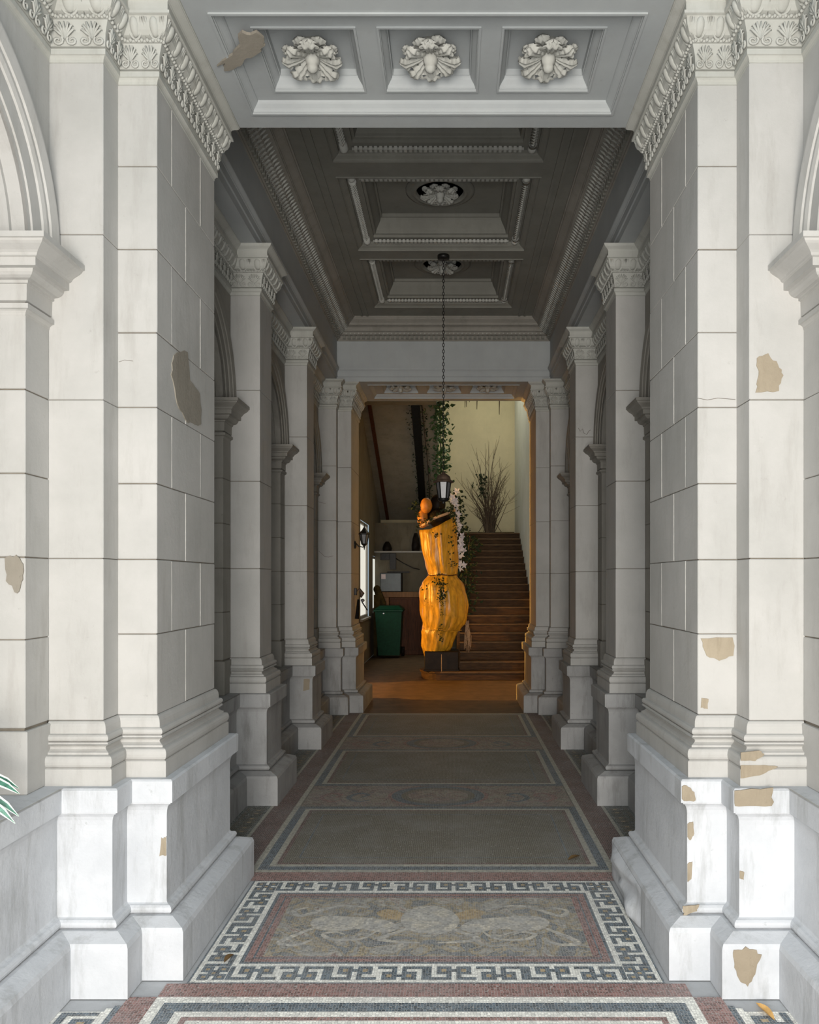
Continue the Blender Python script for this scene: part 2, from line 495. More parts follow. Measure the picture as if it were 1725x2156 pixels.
def carve(cap, segs, sx, parent_path=PATH, pitch=0.088):
    beads = MB()
    for i in segs:
        a, b = Vector(parent_path[i]), Vector(parent_path[i + 1])
        d = (b - a); L = d.length; d.normalize()
        n = Vector((-d.y, d.x))
        # convex or concave ends lengthen or shorten the run
        def ends(e):
            la = lb = 0.0
            if i > 0:
                p = (a - Vector(parent_path[i - 1])).normalized()
                la = e if (p.x * d.y - p.y * d.x) < 0 else -e
            if i + 2 < len(parent_path):
                q = (Vector(parent_path[i + 2]) - b).normalized()
                lb = e if (d.x * q.y - d.y * q.x) < 0 else -e
            return la, lb
        for me, nm, e, z, tilt, sc in ((EGG, 'egg', 0.048, 3.899, 0.50, 1.0), (PALM, 'palmette', 0.018, 3.793, 0.12, 1.0)):
            la, lb = ends(e)
            l0, l1 = -la, L + lb
            k = max(1, round((l1 - l0) / pitch))
            for j in range(k):
                t = l0 + (l1 - l0) * (j + 0.5) / k
                p = a + d * t + n * e
                nx = n.x * sx
                o = inst(me, nm, (p.x * sx, p.y, z), (tilt, 0, math.atan2(nx, -n.y)), cap, ((l1 - l0) / k / 0.091, 1, sc))
        la, lb = ends(0.03)
        k = max(2, int((L + la + lb) / 0.021))
        for j in range(k):
            t = -la + (L + la + lb) * (j + 0.5) / k
            p = a + d * t + n * 0.033
            beads.ball((p.x, p.y, 3.854), 0.0085, 0.0085, 0.008, 6, 4)
    tag(build(beads, 'bead_row', M['orn'], cap, sx), kind='stuff')

def blocks(mb_parent, rects, sx, mat='stone'):
    # rects: (x0,x1,y0,y1,zlist,ysplits)
    for x0, x1, y0, y1, zs, splits in rects:
        for k in range(len(zs) - 1):
            ys = [y0] + list(splits[k % len(splits)] if splits else []) + [y1]
            for q in range(len(ys) - 1):
                mb = MB()
                g0 = 0.0012 if q > 0 else 0
                g1 = 0.0012 if q < len(ys) - 2 else 0
                j = R.uniform(0, 0.0015)
                mb.cbox(x0 + j, x1, ys[q] + g0 + (j if q == 0 else 0), ys[q + 1] - g1, zs[k] + GAP * R.uniform(0.4, 1.3), zs[k + 1] - GAP * R.uniform(0.4, 1.3), 0.0028)
                build(mb, 'stone_block', M[mat], mb_parent, sx)
                if q > 0:
                    s = MB()
                    s.box(x0 - 0.0006, x0 + 0.01, ys[q] - 0.0011, ys[q] + 0.0011, zs[k] + 0.004, zs[k + 1] - 0.004)
                    build(s, 'mortar_line', M['mortar'], mb_parent, sx)

def pier(name, s0, s1, rects, sx, label, cat):
    xs = [p[0] for p in PATH[s0:s1 + 1]]; ys = [p[1] for p in PATH[s0:s1 + 1]]
    r = root(name, (sx * (sum(xs) / len(xs)), sum(ys) / len(ys), 0), label, cat)
    segs = list(range(s0, s1))
    m = MB(); m.sweep(PATH, PED, segs); ped = build(m, 'pedestal', M['plinth' if s0 == 1 else 'plinth_shade'], r, sx)
    m = MB(); m.sweep(PATH[s0:s1 + 1], BASE); build(m, 'moulded_base', M['stone'], r, sx)
    m = MB(); m.sweep(PATH, [(-0.007, 1.03), (-0.007, 3.70)], segs); build(m, 'joint_core', M['joint'], r, sx)
    m = MB(); m.sweep(PATH, CAP, segs); cap = build(m, 'capital', M['orn'], r, sx)
    blocks(r, rects, sx)
    return r, cap

# irregular flat patch of bare plaster on a plane
def patch(parent, pts, mat, name='peeled_patch', seed=1, t=0.0015, rough=0.10, xmin=-9.0, xmax=9.0):
    rr = random.Random(seed)
    P = [Vector(p) for p in pts]
    out = []
    for i in range(len(P)):
        a, b = P[i], P[(i + 1) % len(P)]
        for k in range(4):
            q = a.lerp(b, k / 4)
            c = sum(P, Vector()) / len(P)
            q = q + (q - c) * rr.uniform(-rough, rough)
            q.x = min(xmax, max(xmin, q.x))
            out.append(q)
    n = (P[1] - P[0]).cross(P[2] - P[0]).normalized()
    cview = Vector((CX, 0, CZ))
    if n.dot(cview - P[0]) < 0:
        n = -n
    k = len(out)
    mb = MB()
    mb.add([q + n * t for q in out] + [q - n * 0.004 for q in out], [tuple(range(k))] + [(i, (i + 1) % k, k + (i + 1) % k, k + i) for i in range(k)])
    return build(mb, name, M[mat], parent)

piers = {}
for sx in (1, -1):
    near_rects = [(PX_, WX + 0.04, 3.21, 3.37, COARSE, None), (IX, PX_ + 0.03, 3.353, 4.164, COURSES, [[3.715], [3.53, 3.93]]), (PX_, WX, 4.14, 4.30, COARSE, None)]
    lab = ('tall front pier with peeled tan plaster patches and a chipped pedestal' if sx > 0 else 'tall front pier with clean white pedestal beside the variegated plant')
    piers['near', sx] = pier('stone_pier', 1, 8, near_rects, sx, lab, 'pier')
    carve(piers['near', sx][1], [1, 2, 3, 4], sx)
    side = 'on the staircase side' if sx > 0 else 'on the wall lantern side'
    piers['p2', sx] = pier('wall_pilaster', 9, 12, [(PX_, WX, 5.829, 6.20, COARSE, None)], sx,
                           'wall pilaster %s, next to the front pier' % side, 'pilaster')
    carve(piers['p2', sx][1], [9, 10], sx)
    piers['p3', sx] = pier('wall_pilaster', 13, 16, [(PX_, WX, 7.72, 8.10, COARSE, None)], sx,
                           'wall pilaster %s, next to the inner doorway pier' % side, 'pilaster')
    carve(piers['p3', sx][1], [13, 14], sx)
    lab = ('inner doorway pier edged with orange light in front of the staircase' if sx > 0 else 'inner doorway pier that carries the black wall lantern')
    piers['far', sx] = pier('stone_pier', 17, 24, [(PX_, WX + 0.04, 9.67, 9.83, COARSE, None), (IX, PX_ + 0.03, 9.816, 10.61, COARSE, None), (PX_, WX, 10.58, 10.75, COARSE, None)], sx, lab, 'pier')
    carve(piers['far', sx][1], [17, 18, 19, 20], sx)

# ------------------------------------------------------------------ side walls with blind arches
ND = 0.30
ZI = 2.87
IMP = [(-0.02, 2.60)] + [(0.0, 2.612)] + cav((0.0, 2.612), (0.02, 2.632)) + [(0.02, 2.650), (0.004, 2.652), (-0.004, 2.660), (0.010, 2.664), (0.012, 2.725), (0.020, 2.727), (0.020, 2.737)] + \
    ovo((0.022, 2.738), (0.060, 2.768)) + [(0.080, 2.770), (0.080, 2.800), (0.088, 2.803)] + cyma((0.09, 2.805), (0.135, 2.848)) + [(0.143, 2.850), (0.143, ZI), (-0.3, ZI)]
ARCHPROF = [(0.0, 0.0), (0.0, 0.012), (0.022, 0.012), (0.022, 0.020), (0.090, 0.020), (0.093, 0.028), (0.110, 0.034), (0.125, 0.034), (0.128, 0.042), (0.170, 0.048), (0.178, 0.048), (0.178, 0.0)]
def side_wall(sx):
    r = root('wall_left' if sx < 0 else 'wall_right', (sx * WX, 5, 0), kind='structure')
    tag(r, 'white arcaded side wall with blind arches' + (', lantern side' if sx < 0 else ', staircase side'))
    m = MB(); m.sweep(PATH, PED, [0]); build(m, 'dado', M['plinth'], r, sx)
    m = MB()
    for i in (8, 12, 16):
        m.sweep(PATH, PED, [i])
    build(m, 'dado', M['plinth_shade'], r, sx)
    m = MB(); m.box(WX + ND + 0.05, WX + ND + 0.12, -0.6, 10.74, 0.0, 5.12); build(m, 'outer_wall', M['hallwall'], r, sx)
    for segs_ in ([0], [8], [12], [16]):
        m = MB(); m.sweep(PATH, CAP, segs_); sc = build(m, 'string_course', M['orn'], r, sx)
        if segs_ == [0]:
            carve(sc, [1], sx, [(WX, 1.5), (WX, 2.2), (WX, 3.21), (PX_, 3.21)])
        else:
            carve(sc, segs_, sx)
    # plain wall towards the street
    m = MB(); m.quad((WX, -0.6, 0.78), (WX, 1.69, 0.78), (WX, 1.69, ZCEIL), (WX, -0.6, ZCEIL)); build(m, 'wall_face', M['stone'], r, sx)
    for (y0, y1) in ((1.69, 3.21), (4.30, 5.829), (6.20, 7.72), (8.10, 9.67)):
        yc, g = (y0 + y1) / 2, (y1 - y0) / 2
        ms = 'stone' if y0 < 2 else 'stone_shade'
        Ri = g - 0.18
        # niche back, sill, spandrel
        m = MB()
        m.quad((WX + ND, y0, 0.78), (WX + ND, y1, 0.78), (WX + ND, y1, ZC), (WX + ND, y0, ZC))
        m.quad((WX - 0.1, y0, 0.7865), (WX - 0.1, y1, 0.7865), (WX + ND, y1, 0.7865), (WX + ND, y0, 0.7865))
        build(m, 'niche_back', M[ms], r, sx)
        m = MB()
        K = 32
        for k in range(K):
            a0, a1 = PI * k / K, PI * (k + 1) / K
            ya, za = yc - Ri * math.cos(a0), ZI + Ri * math.sin(a0)
            yb, zb = yc - Ri * math.cos(a1), ZI + Ri * math.sin(a1)
            m.quad((WX, ya, za), (WX, yb, zb), (WX, yb, ZC), (WX, ya, ZC))
        for ya, yb in ((y0, yc - Ri), (yc + Ri, y1)):
            m.quad((WX, ya, ZI - 0.02), (WX, yb, ZI - 0.02), (WX, yb, ZC), (WX, ya, ZC))
        build(m, 'spandrel', M[ms], r, sx)
        m = MB()
        for k in range(K):
            a0, a1 = PI * k / K, PI * (k + 1) / K
            ca, sa, cb, sb = math.cos(a0), math.sin(a0), math.cos(a1), math.sin(a1)
            for (ra, ea), (rb, eb) in zip(ARCHPROF[:-1], ARCHPROF[1:]):
                m.quad((WX - ea, yc - (Ri + ra) * ca, ZI + (Ri + ra) * sa), (WX - ea, yc - (Ri + ra) * cb, ZI + (Ri + ra) * sb),
                       (WX - eb, yc - (Ri + rb) * cb, ZI + (Ri + rb) * sb), (WX - eb, yc - (Ri + rb) * ca, ZI + (Ri + rb) * sa))
            # stepped intrados
            prev = (WX - 0.012, 0.0)
            for nx_, dr in ((WX + 0.05, 0.0), (WX + 0.05, -0.018), (WX + 0.07, -0.018), (WX + 0.07, -0.006), (WX + 0.16, -0.006), (WX + 0.16, -0.024), (WX + ND, -0.024)):
                m.quad((prev[0], yc - (Ri + prev[1]) * ca, ZI + (Ri + prev[1]) * sa), (prev[0], yc - (Ri + prev[1]) * cb, ZI + (Ri + prev[1]) * sb),
                       (nx_, yc - (Ri + dr) * cb, ZI + (Ri + dr) * sb), (nx_, yc - (Ri + dr) * ca, ZI + (Ri + dr) * sa))
                prev = (nx_, dr)
        build(m, 'archivolt', M[ms], r, sx)
        for far in (0, 1):
            ja, jb = (yc + Ri, y1) if far else (y0, yc - Ri)
            p = [(WX + ND, ja), (WX, ja), (WX, jb)] if far else [(WX, ja), (WX, jb), (WX + ND, jb)]
            m = MB(); m.sweep(p, IMP); build(m, 'impost', M[ms], r, sx)
            m = MB(); m.cbox(WX - 0.012, WX + ND, ja - (0.012 if far else 0), jb + (0 if far else 0.012), 0.787, 1.028, 0.004)
            build(m, 'jamb_base', M[ms], r, sx)
            m = MB(); m.sweep(p, [(-0.007, 1.02), (-0.007, 2.62)]); build(m, 'joint_core', M['joint'], r, sx)
            blocks(r, [(WX, WX + ND, ja, jb, COURSES[:6] + [2.62], None)], sx, ms)
    return r
walls = {sx: side_wall(sx) for sx in (1, -1)}

# ------------------------------------------------------------------ rosettes
def leaf_mesh(name, L, W, drop, lobes=3, nu=14, nv=8, mat='orn'):
    mb = MB()
    vs, fs = [], []
    for i in range(nu + 1):
        u = i / nu
        w = W * (0.30 + 0.70 * u ** 0.8) * (0.62 + 0.38 * abs(math.cos(u * PI * lobes)) ** 0.6)
        if u > 0.78: w *= math.sqrt(max(0.0, 1 - ((u - 0.78) / 0.22) ** 2)) * 0.96 + 0.04
        r_ = L * (0.16 + 0.84 * u)
        z = -drop * (1.25 * u ** 0.6 - 0.55 * max(0.0, u - 0.75) * 4 * u)
        for j in range(nv + 1):
            v = -1 + 2 * j / nv
            groove = 0.14 * drop * math.cos(v * PI * 3) - 0.30 * drop * (1 - v * v)
            vs.append((w * v, r_ - 0.05 * L * v * v, z + groove))
    for i in range(nu):
        for j in range(nv):
            a = i * (nv + 1) + j
            fs.append((a, a + 1, a + nv + 2, a + nv + 1))
    mb.add(vs, fs, True)
    return mb.mesh(name, M[mat])
LEAF_A = leaf_mesh('acanthus_leaf', 0.150, 0.056, 0.050, 4, 24, 10)
LEAF_B = leaf_mesh('acanthus_leaf', 0.142, 0.050, 0.032, 3, 20, 8)
def rosette(parent, c, scale=1.0, spin=0.0, stalk=0.0):
    mb = MB()
    if stalk:
        mb.lathe(c[0], c[1], [(0.07, -0.01), (0.06, stalk)], 14, cz=c[2])
    mb.lathe(c[0], c[1], [(0.036 * scale, 0.0), (0.036 * scale, -0.03 * scale), (0.030 * scale, -0.055 * scale), (0.024 * scale, -0.066 * scale), (0.027 * scale, -0.076 * scale), (0.020 * scale, -0.09 * scale), (0.006 * scale, -0.098 * scale)],
             14, cz=c[2], rmod=lambda a, h: 1 + 0.07 * math.cos(a * 7))
    r = build(mb, 'rosette', M['orn'], parent)
    for k in range(8):
        for me, off, dz in ((LEAF_A, 0.0, 0.0), (LEAF_B, 0.5, 0.018)):
            inst(me, 'acanthus_leaf', (c[0], c[1], c[2] + dz * scale), (R.uniform(-0.05, 0.05), 0, 2 * PI * (k + off) / 8 + spin), r, (scale * R.uniform(0.94, 1.05),) * 3)
    return r

def plate(mb, x0, x1, y0, y1, z, holes):
    # holes: list of (hx0,hx1,hy0,hy1) in a row along x, or in a row along y
    if not holes:
        mb.quad((x0, y0, z), (x1, y0, z), (x1, y1, z), (x0, y1, z)); return
    if len(holes) == 1 or abs(holes[0][0] - holes[1][0]) > 1e-6:
        ya, yb = holes[0][2], holes[0][3]
        mb.quad((x0, y0, z), (x1, y0, z), (x1, ya, z), (x0, ya, z))
        mb.quad((x0, yb, z), (x1, yb, z), (x1, y1, z), (x0, y1, z))
        xs = [x0] + [v for h in holes for v in (h[0], h[1])] + [x1]
        for k in range(0, len(xs), 2):
            mb.quad((xs[k], ya, z), (xs[k + 1], ya, z), (xs[k + 1], yb, z), (xs[k], yb, z))
    else:
        xa, xb = holes[0][0], holes[0][1]
        mb.quad((x0, y0, z), (xa, y0, z), (xa, y1, z), (x0, y1, z))
        mb.quad((xb, y0, z), (x1, y0, z), (x1, y1, z), (xb, y1, z))
        ys = [y0] + [v for h in holes for v in (h[2], h[3])] + [y1]
        for k in range(0, len(ys), 2):
            mb.quad((xa, ys[k], z), (xb, ys[k], z), (xb, ys[k + 1], z), (xa, ys[k + 1], z))
def rect_path(x0, x1, y0, y1):
    return [(x0, y0), (x1, y0), (x1, y1), (x0, y1)]     # counter-clockwise: left normal points inward

# ------------------------------------------------------------------ coffered beams over the two openings
def beam(y_in, label):
    o = y_in - 3.353
    r = root('coffered_beam', (0, y_in + 0.4, ZC), label, 'beam')
    m = MB()
    X = 1.045
    fx = (-0.93, 0.93, 3.416 + o, 4.135 + o)
    plate(m, -X, X, 3.252 + o, 4.268 + o, ZC, [fx])
    m.quad((-1.75, 3.252 + o, ZC), (1.75, 3.252 + o, ZC), (1.75, 3.252 + o, ZCEIL), (-1.75, 3.252 + o, ZCEIL))
    m.quad((-1.75, 4.268 + o, ZC), (1.75, 4.268 + o, ZC), (1.75, 4.268 + o, ZCEIL), (-1.75, 4.268 + o, ZCEIL))
    m.box(-1.75, 1.75, 3.26 + o, 4.26 + o, 4.30, ZCEIL)
    for s in (-1, 1):
        m.box(min(s * 1.045, s * 1.75), max(s * 1.045, s * 1.75), 3.26 + o, 4.26 + o, ZC + 0.002, 4.32)
    build(m, 'beam_body', M['soffit'], r)
    m = MB()
    m.sweep(rect_path(*fx), [(-0.012, ZC - 0.008), (0.0, ZC - 0.008), (0.0, ZC + 0.002)] + cyma((0.004, ZC + 0.002), (0.035, ZC + 0.045)) + [(0.045, ZC + 0.046)], closed=True)
    m.sweep(rect_path(*fx), [(-0.012, ZC), (-0.012, ZC - 0.008)], closed=True)
    build(m, 'frame_moulding', M['soffit'], r)
    hs = [(cx - 0.225, cx + 0.225, 3.565 + o, 4.018 + o) for cx in (-0.563, 0.0, 0.563)]
    m = MB()
    plate(m, fx[0] + 0.03, fx[1] - 0.03, fx[2] + 0.03, fx[3] - 0.03, ZC + 0.045, hs)
    build(m, 'sunk_panel', M['soffit'], r)
    for h in hs:
        m = MB()
        z = ZC + 0.045
        m.sweep(rect_path(*h), [(-0.01, z), (-0.01, z - 0.007), (0.0, z - 0.007), (0.0, z + 0.005)] + cyma((0.004, z + 0.006), (0.030, z + 0.055)) + [(0.034, z + 0.056), (0.036, z + 0.085)], closed=True)
        m.quad((h[0], h[2], z + 0.085), (h[1], h[2], z + 0.085), (h[1], h[3], z + 0.085), (h[0], h[3], z + 0.085))
        build(m, 'coffer', M['soffit'], r)
        rosette(r, ((h[0] + h[1]) / 2, (h[2] + h[3]) / 2 + 0.01, z + 0.048), 1.0, R.uniform(-0.06, 0.06), 0.04)
    return r
near_beam = beam(3.353, 'pale grey soffit beam with three acanthus rosettes over the front piers')
far_beam = beam(9.816, 'small soffit beam lit orange over the inner doorway')

# ------------------------------------------------------------------ entablature and ceiling of the passage
ent = root('trim_1', (0, 7, ZC), 'moulded entablature running round the passage under the ceiling', kind='structure')
CH = (-PX_, PX_, 4.27, 9.71)
ARCHI = [(0.0, ZC), (0.0, ZC + 0.055), (0.010, ZC + 0.057), (0.010, ZC + 0.112)] + cyma((0.014, ZC + 0.114), (0.035, ZC + 0.148)) + [(0.035, ZC + 0.158), (0.0, ZC + 0.16)]
m = MB(); m.sweep(rect_path(*CH), ARCHI, closed=True)
for s in (-1, 1):
    m.quad((s * PX_, 4.27, ZC + 0.001), (s * (WX + 0.01), 4.27, ZC + 0.001), (s * (WX + 0.01), 9.71, ZC + 0.001), (s * PX_, 9.71, ZC + 0.001))
build(m, 'architrave', M['soffit'], ent)
m = MB(); m.sweep(rect_path(*CH), [(0.0, ZC + 0.16), (0.004, ZC + 0.162), (0.004, 4.52)], closed=True); build(m, 'frieze', M['soffit'], ent)
CORN = [(0.004, 4.52), (0.016, 4.522), (0.016, 4.532), (0.030, 4.534), (0.030, 4.575), (0.055, 4.577)] + ovo((0.055, 4.578), (0.085, 4.606)) + [(0.11, 4.608), (0.11, 4.618)] + \
    cav((0.115, 4.62), (0.155, 4.66)) + [(0.17, 4.662), (0.17, 4.672)] + cyma((0.175, 4.674), (0.235, 4.735)) + [(0.245, 4.737), (0.245, ZCEIL)]
m = MB(); m.sweep(rect_path(*CH), CORN, closed=True); build(m, 'cornice', M['stone_shade'], ent)
# dentils and leaf row, far too small to pick apart one by one
m = MB()
k = 42
for i in range(k):
    x = -1.235 + 2.47 * (i + 0.5) / k
    m.box(x - 0.017, x + 0.017, 9.71 - 0.052, 9.71 - 0.028, 4.537, 4.574)
for s in (-1, 1):
    for i in range(88):
        y = 4.36 + 5.29 * (i + 0.5) / 88
        xa, xb = s * (PX_ - 0.028), s * (PX_ - 0.052)
        m.box(min(xa, xb), max(xa, xb), y - 0.017, y + 0.017, 4.537, 4.574)
tag(build(m, 'dentil_row', M['plaster'], ent), kind='stuff')
m = MB()
for s in (-1, 1):
    for i in range(100):
        y = 4.42 + 5.18 * (i + 0.5) / 100
        x = s * (PX_ - 0.075)
        m.tube([(x + s * 0.022, y - 0.020, 4.572), (x, y, 4.590), (x + s * 0.022, y + 0.020, 4.572)], [0.004, 0.010, 0.004], 5)
        m.tube([(x + s * 0.004, y, 4.582), (x - s * 0.055, y + 0.012, 4.640), (x - s * 0.075, y + 0.02, 4.662)], [0.012, 0.009, 0.004], 5)
for i in range(48):
    x = -1.2 + 2.4 * (i + 0.5) / 48
    m.tube([(x - 0.02, 9.71 - 0.055, 4.58), (x, 9.71 - 0.08, 4.596), (x + 0.02, 9.71 - 0.055, 4.58)], [0.004, 0.009, 0.004], 5)
tag(build(m, 'leaf_moulding', M['orn'], ent), kind='stuff')

ceil = root('ceiling', (0, 7, ZCEIL), 'coffered plaster ceiling of the passage', kind='structure')
cof = [(-0.79, 0.79, c - 0.682, c + 0.682) for c in (5.30, 6.903, 8.487)]
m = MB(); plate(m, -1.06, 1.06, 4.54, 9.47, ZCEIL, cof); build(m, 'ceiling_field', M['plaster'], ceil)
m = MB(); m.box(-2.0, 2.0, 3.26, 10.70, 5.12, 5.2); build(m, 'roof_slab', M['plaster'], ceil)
m = MB()
for s in (-1, 1):
    for off in (0.90, 0.965):
        m.box(s * off - 0.012, s * off + 0.012, 4.56, 9.45, ZCEIL - 0.012, ZCEIL)
build(m, 'field_fillet', M['plaster'], ceil)
ZP = 4.985
COF = [(-0.012, ZCEIL), (-0.012, ZCEIL - 0.008), (0.0, ZCEIL - 0.008), (0.0, ZCEIL + 0.004)] + cyma((0.004, ZCEIL + 0.005), (0.045, ZCEIL + 0.035)) + [(0.05, ZCEIL + 0.036), (0.05, ZCEIL + 0.06), (0.14, ZCEIL + 0.062), (0.14, ZCEIL + 0.05)] + \
    [(0.165, ZCEIL + 0.05), (0.165, ZCEIL + 0.075), (0.185, ZCEIL + 0.078)] + cyma((0.188, ZCEIL + 0.085), (0.235, ZCEIL + 0.20)) + [(0.25, ZCEIL + 0.205), (0.25, ZP)]
for h in cof:
    m = MB(); m.sweep(rect_path(*h), COF, closed=True)
    m.quad((h[0], h[2], ZP), (h[1], h[2], ZP), (h[1], h[3], ZP), (h[0], h[3], ZP))
    cf = build(m, 'coffer', M['plaster'], ceil)
    cx, cy = 0.0, (h[2] + h[3]) / 2
    m = MB()
    m.lathe(cx, cy, [(0.30, 0.0), (0.30, -0.01), (0.275, -0.022), (0.25, -0.012), (0.235, -0.03), (0.215, -0.034), (0.205, -0.02), (0.203, 0.0)], 40, cz=ZP)
    build(m, 'roundel', M['plaster'], cf)
    rods = MB()
    zr = ZCEIL + 0.045
    e = 0.095
    x0, x1, y0, y1 = h[0] + e, h[1] - e, h[2] + e, h[3] - e
    for (ax, ay, bx, by) in ((x0, y0, x1, y0), (x1, y0, x1, y1), (x1, y1, x0, y1), (x0, y1, x0, y0)):
        a, b = Vector((ax, ay, zr)), Vector((bx, by, zr))
        d = (b - a); L = d.length; d.normalize()
        side = Vector((-d.y, d.x, 0))
        horiz = abs(d.x) > 0.5
        n = int(L / 0.04)
        rods.tube([a + d * 0.06, b - d * 0.06], 0.022 if not horiz else 0.012, 8)
        for i in range(n):
            t = 0.07 + (L - 0.14) * (i + 0.5) / n
            p = a + d * t
            if horiz:
                rods.box(p.x - 0.011, p.x + 0.011, p.y - 0.02, p.y + 0.02, zr - 0.018, zr + 0.01)
            else:
                rods.tube([p - side * 0.024 - d * 0.022, p - Vector((0, 0, 0.026)), p + side * 0.024 + d * 0.022], [0.005, 0.009, 0.005], 5)
        if not horiz:
            for p, sg in ((a, 1), (b, -1)):
                rods.ball((p.x, p.y, p.z), 0.034, 0.034, 0.034, 10, 7)
                rods.lathe(p.x, p.y, [(0.030, 0.0), (0.030, 0.03)], 10, 'y', cz=p.z) if False else None
                q = p + d * sg * 0.05
                rods.tube([q - d * 0.012, q + d * 0.012], 0.032, 10)
    tag(build(rods, 'rod_moulding', M['orn'], cf), kind='stuff')
    rosette(ceil, (cx, cy, ZP), 1.12)
# ------------------------------------------------------------------ floor
fl = root('floor', (0, 5, 0), 'mosaic floor of the passage', kind='structure')
m = MB(); m.quad((-1.9, -1.5, -0.004), (1.9, -1.5, -0.004), (1.9, 10.5, -0.004), (-1.9, 10.5, -0.004)); build(m, 'cement_bed', M['cem'], fl)
def ring(name, x0, x1, y0, y1, w, mat, z=0.0):
    wx, wy = w if isinstance(w, tuple) else (w, w)
    mb = MB()
    o = [(x0, y0), (x1, y0), (x1, y1), (x0, y1)]
    i = [(x0 + wx, y0 + wy), (x1 - wx, y0 + wy), (x1 - wx, y1 - wy), (x0 + wx, y1 - wy)]
    for k in range(4):
        q = (k + 1) % 4
        mb.quad((*o[k], z), (*o[q], z), (*i[q], z), (*i[k], z))
    return build(mb, name, M[mat], fl), (x0 + wx, x1 - wx, y0 + wy, y1 - wy)
def slab(name, x0, x1, y0, y1, mat, z=0.0):
    mb = MB(); mb.quad((x0, y0, z), (x1, y0, z), (x1, y1, z), (x0, y1, z))
    return build(mb, name, M[mat], fl)
def nest(rect, bands):
    for nm, w, mat in bands:
        _, rect = ring(nm, *rect, w, mat)
    return rect
# meander pieces
ROWS_UP = ["X.XXX.XXX.", "X.XoXXXoX.", "X.XXX.XXX.", "X...X.X...", "XXXXX.XXXX"]
def key_mesh(rows, w, h):
    mb = MB()
    nr, nc = len(rows), len(rows[0])
    cw, ch = w / nc, h / nr
    for r_, row in enumerate(rows):
        y1 = h / 2 - r_ * ch; y0 = y1 - ch
        c = 0
        while c < nc:
            ch_ = row[c]
            if ch_ == '.':
                c += 1; continue
            e = c
            while e + 1 < nc and row[e + 1] == ch_:
                e += 1
            x0, x1 = -w / 2 + c * cw, -w / 2 + (e + 1) * cw
            mb.mi = 1 if ch_ == 'o' else 0
            mb.quad((x0, y0, 0), (x1, y0, 0), (x1, y1, 0), (x0, y1, 0))
            c = e + 1
    return mb.mesh('mosaic_key', [M['mb'], M['my']])
CORNER = ["XXX.XXX", "XoX.XoX", "XXXXXXX", "..XoX..", "XXXXXXX", "XoX.XoX", "XXX.XXX"]
def key_row(a, b, n, h, z):
    a, b = Vector(a), Vector(b)
    d = b - a; L = d.length; ang = math.atan2(d.y, d.x)
    up = key_mesh(ROWS_UP, L / n, h); dn = key_mesh([r_[::-1] for r_ in ROWS_UP[::-1]], L / n, h)
    for k in range(n):
        p = a.lerp(b, (k + 0.5) / n)
        inst(up if k % 2 == 0 else dn, 'mosaic_key', (p.x, p.y, z), (0, 0, ang), fl)
# panel between the front piers
A = (-0.952, 0.952, 3.165, 4.25)
A = nest(A, [('blue_edge', 0.008, 'mb'), ('white_band', 0.016, 'mw')])
bw = 0.118
K = A
ring('key_ground', *A, bw, 'mw')
h = bw * 0.95
key_row((K[0] + bw, K[2] + bw / 2), (K[1] - bw, K[2] + bw / 2), 8, h, 0.0008)
key_row((K[1] - bw, K[3] - bw / 2), (K[0] + bw, K[3] - bw / 2), 8, h, 0.0008)
key_row((K[1] - bw / 2, K[2] + bw), (K[1] - bw / 2, K[3] - bw), 4, h, 0.0008)
key_row((K[0] + bw / 2, K[3] - bw), (K[0] + bw / 2, K[2] + bw), 4, h, 0.0008)
cm = key_mesh(CORNER, h, h)
for x in (K[0] + bw / 2, K[1] - bw / 2):
    for y in (K[2] + bw / 2, K[3] - bw / 2):
        inst(cm, 'mosaic_key_corner', (x, y, 0.0008), (0, 0, 0), fl)
A = (K[0] + bw, K[1] - bw, K[2] + bw, K[3] - bw)
A = nest(A, [('white_band', 0.022, 'mw'), ('blue_band', 0.016, 'mb'), ('red_band', 0.030, 'mr'), ('blue_line', 0.008, 'mb'), ('red_band', (0.030, 0.010), 'mr')])
slab('picture_ground', *A, 'mp')
# pale beasts and foliage scrolls of the picture, laid flush
def blob(name, pts, mat, z=0.0007):
    n = len(pts); out = []
    for i in range(n):
        p0, p1, p2, p3 = [Vector(pts[(i + k - 1) % n]) for k in range(4)]
        for t in (0, 0.25, 0.5, 0.75):
            out.append(0.5 * ((2 * p1) + (-p0 + p2) * t + (2 * p0 - 5 * p1 + 4 * p2 - p3) * t * t + (-p0 + 3 * p1 - 3 * p2 + p3) * t ** 3))
    mb = MB(); mb.add([(q.x, q.y, z) for q in out], [tuple(range(len(out)))])
    return build(mb, name, M[mat], fl)
def ribbon(name, pts, w, mat, z=0.0009):
    pts = [Vector(p) for p in pts]
    fine = []
    n = len(pts)
    for i in range(n - 1):
        p0, p1, p2, p3 = pts[max(i - 1, 0)], pts[i], pts[i + 1], pts[min(i + 2, n - 1)]
        for k in range(6):
            t = k / 6
            fine.append(0.5 * ((2 * p1) + (-p0 + p2) * t + (2 * p0 - 5 * p1 + 4 * p2 - p3) * t * t + (-p0 + 3 * p1 - 3 * p2 + p3) * t ** 3))
    fine.append(pts[-1])
    mb = MB()
    L = len(fine)
    for i in range(L - 1):
        def off(k):
            d = (fine[min(k + 1, L - 1)] - fine[max(k - 1, 0)]).normalized()
            ww = w * (0.35 + 0.65 * math.sin(PI * (k + 0.5) / L))
            return Vector((-d.y, d.x)) * ww
        a, b = off(i), off(i + 1)
        p, q = fine[i], fine[i + 1]
        mb.quad((p.x - a.x, p.y - a.y, z), (q.x - b.x, q.y - b.y, z), (q.x + b.x, q.y + b.y, z), (p.x + a.x, p.y + a.y, z))
    return build(mb, name, M[mat], fl)
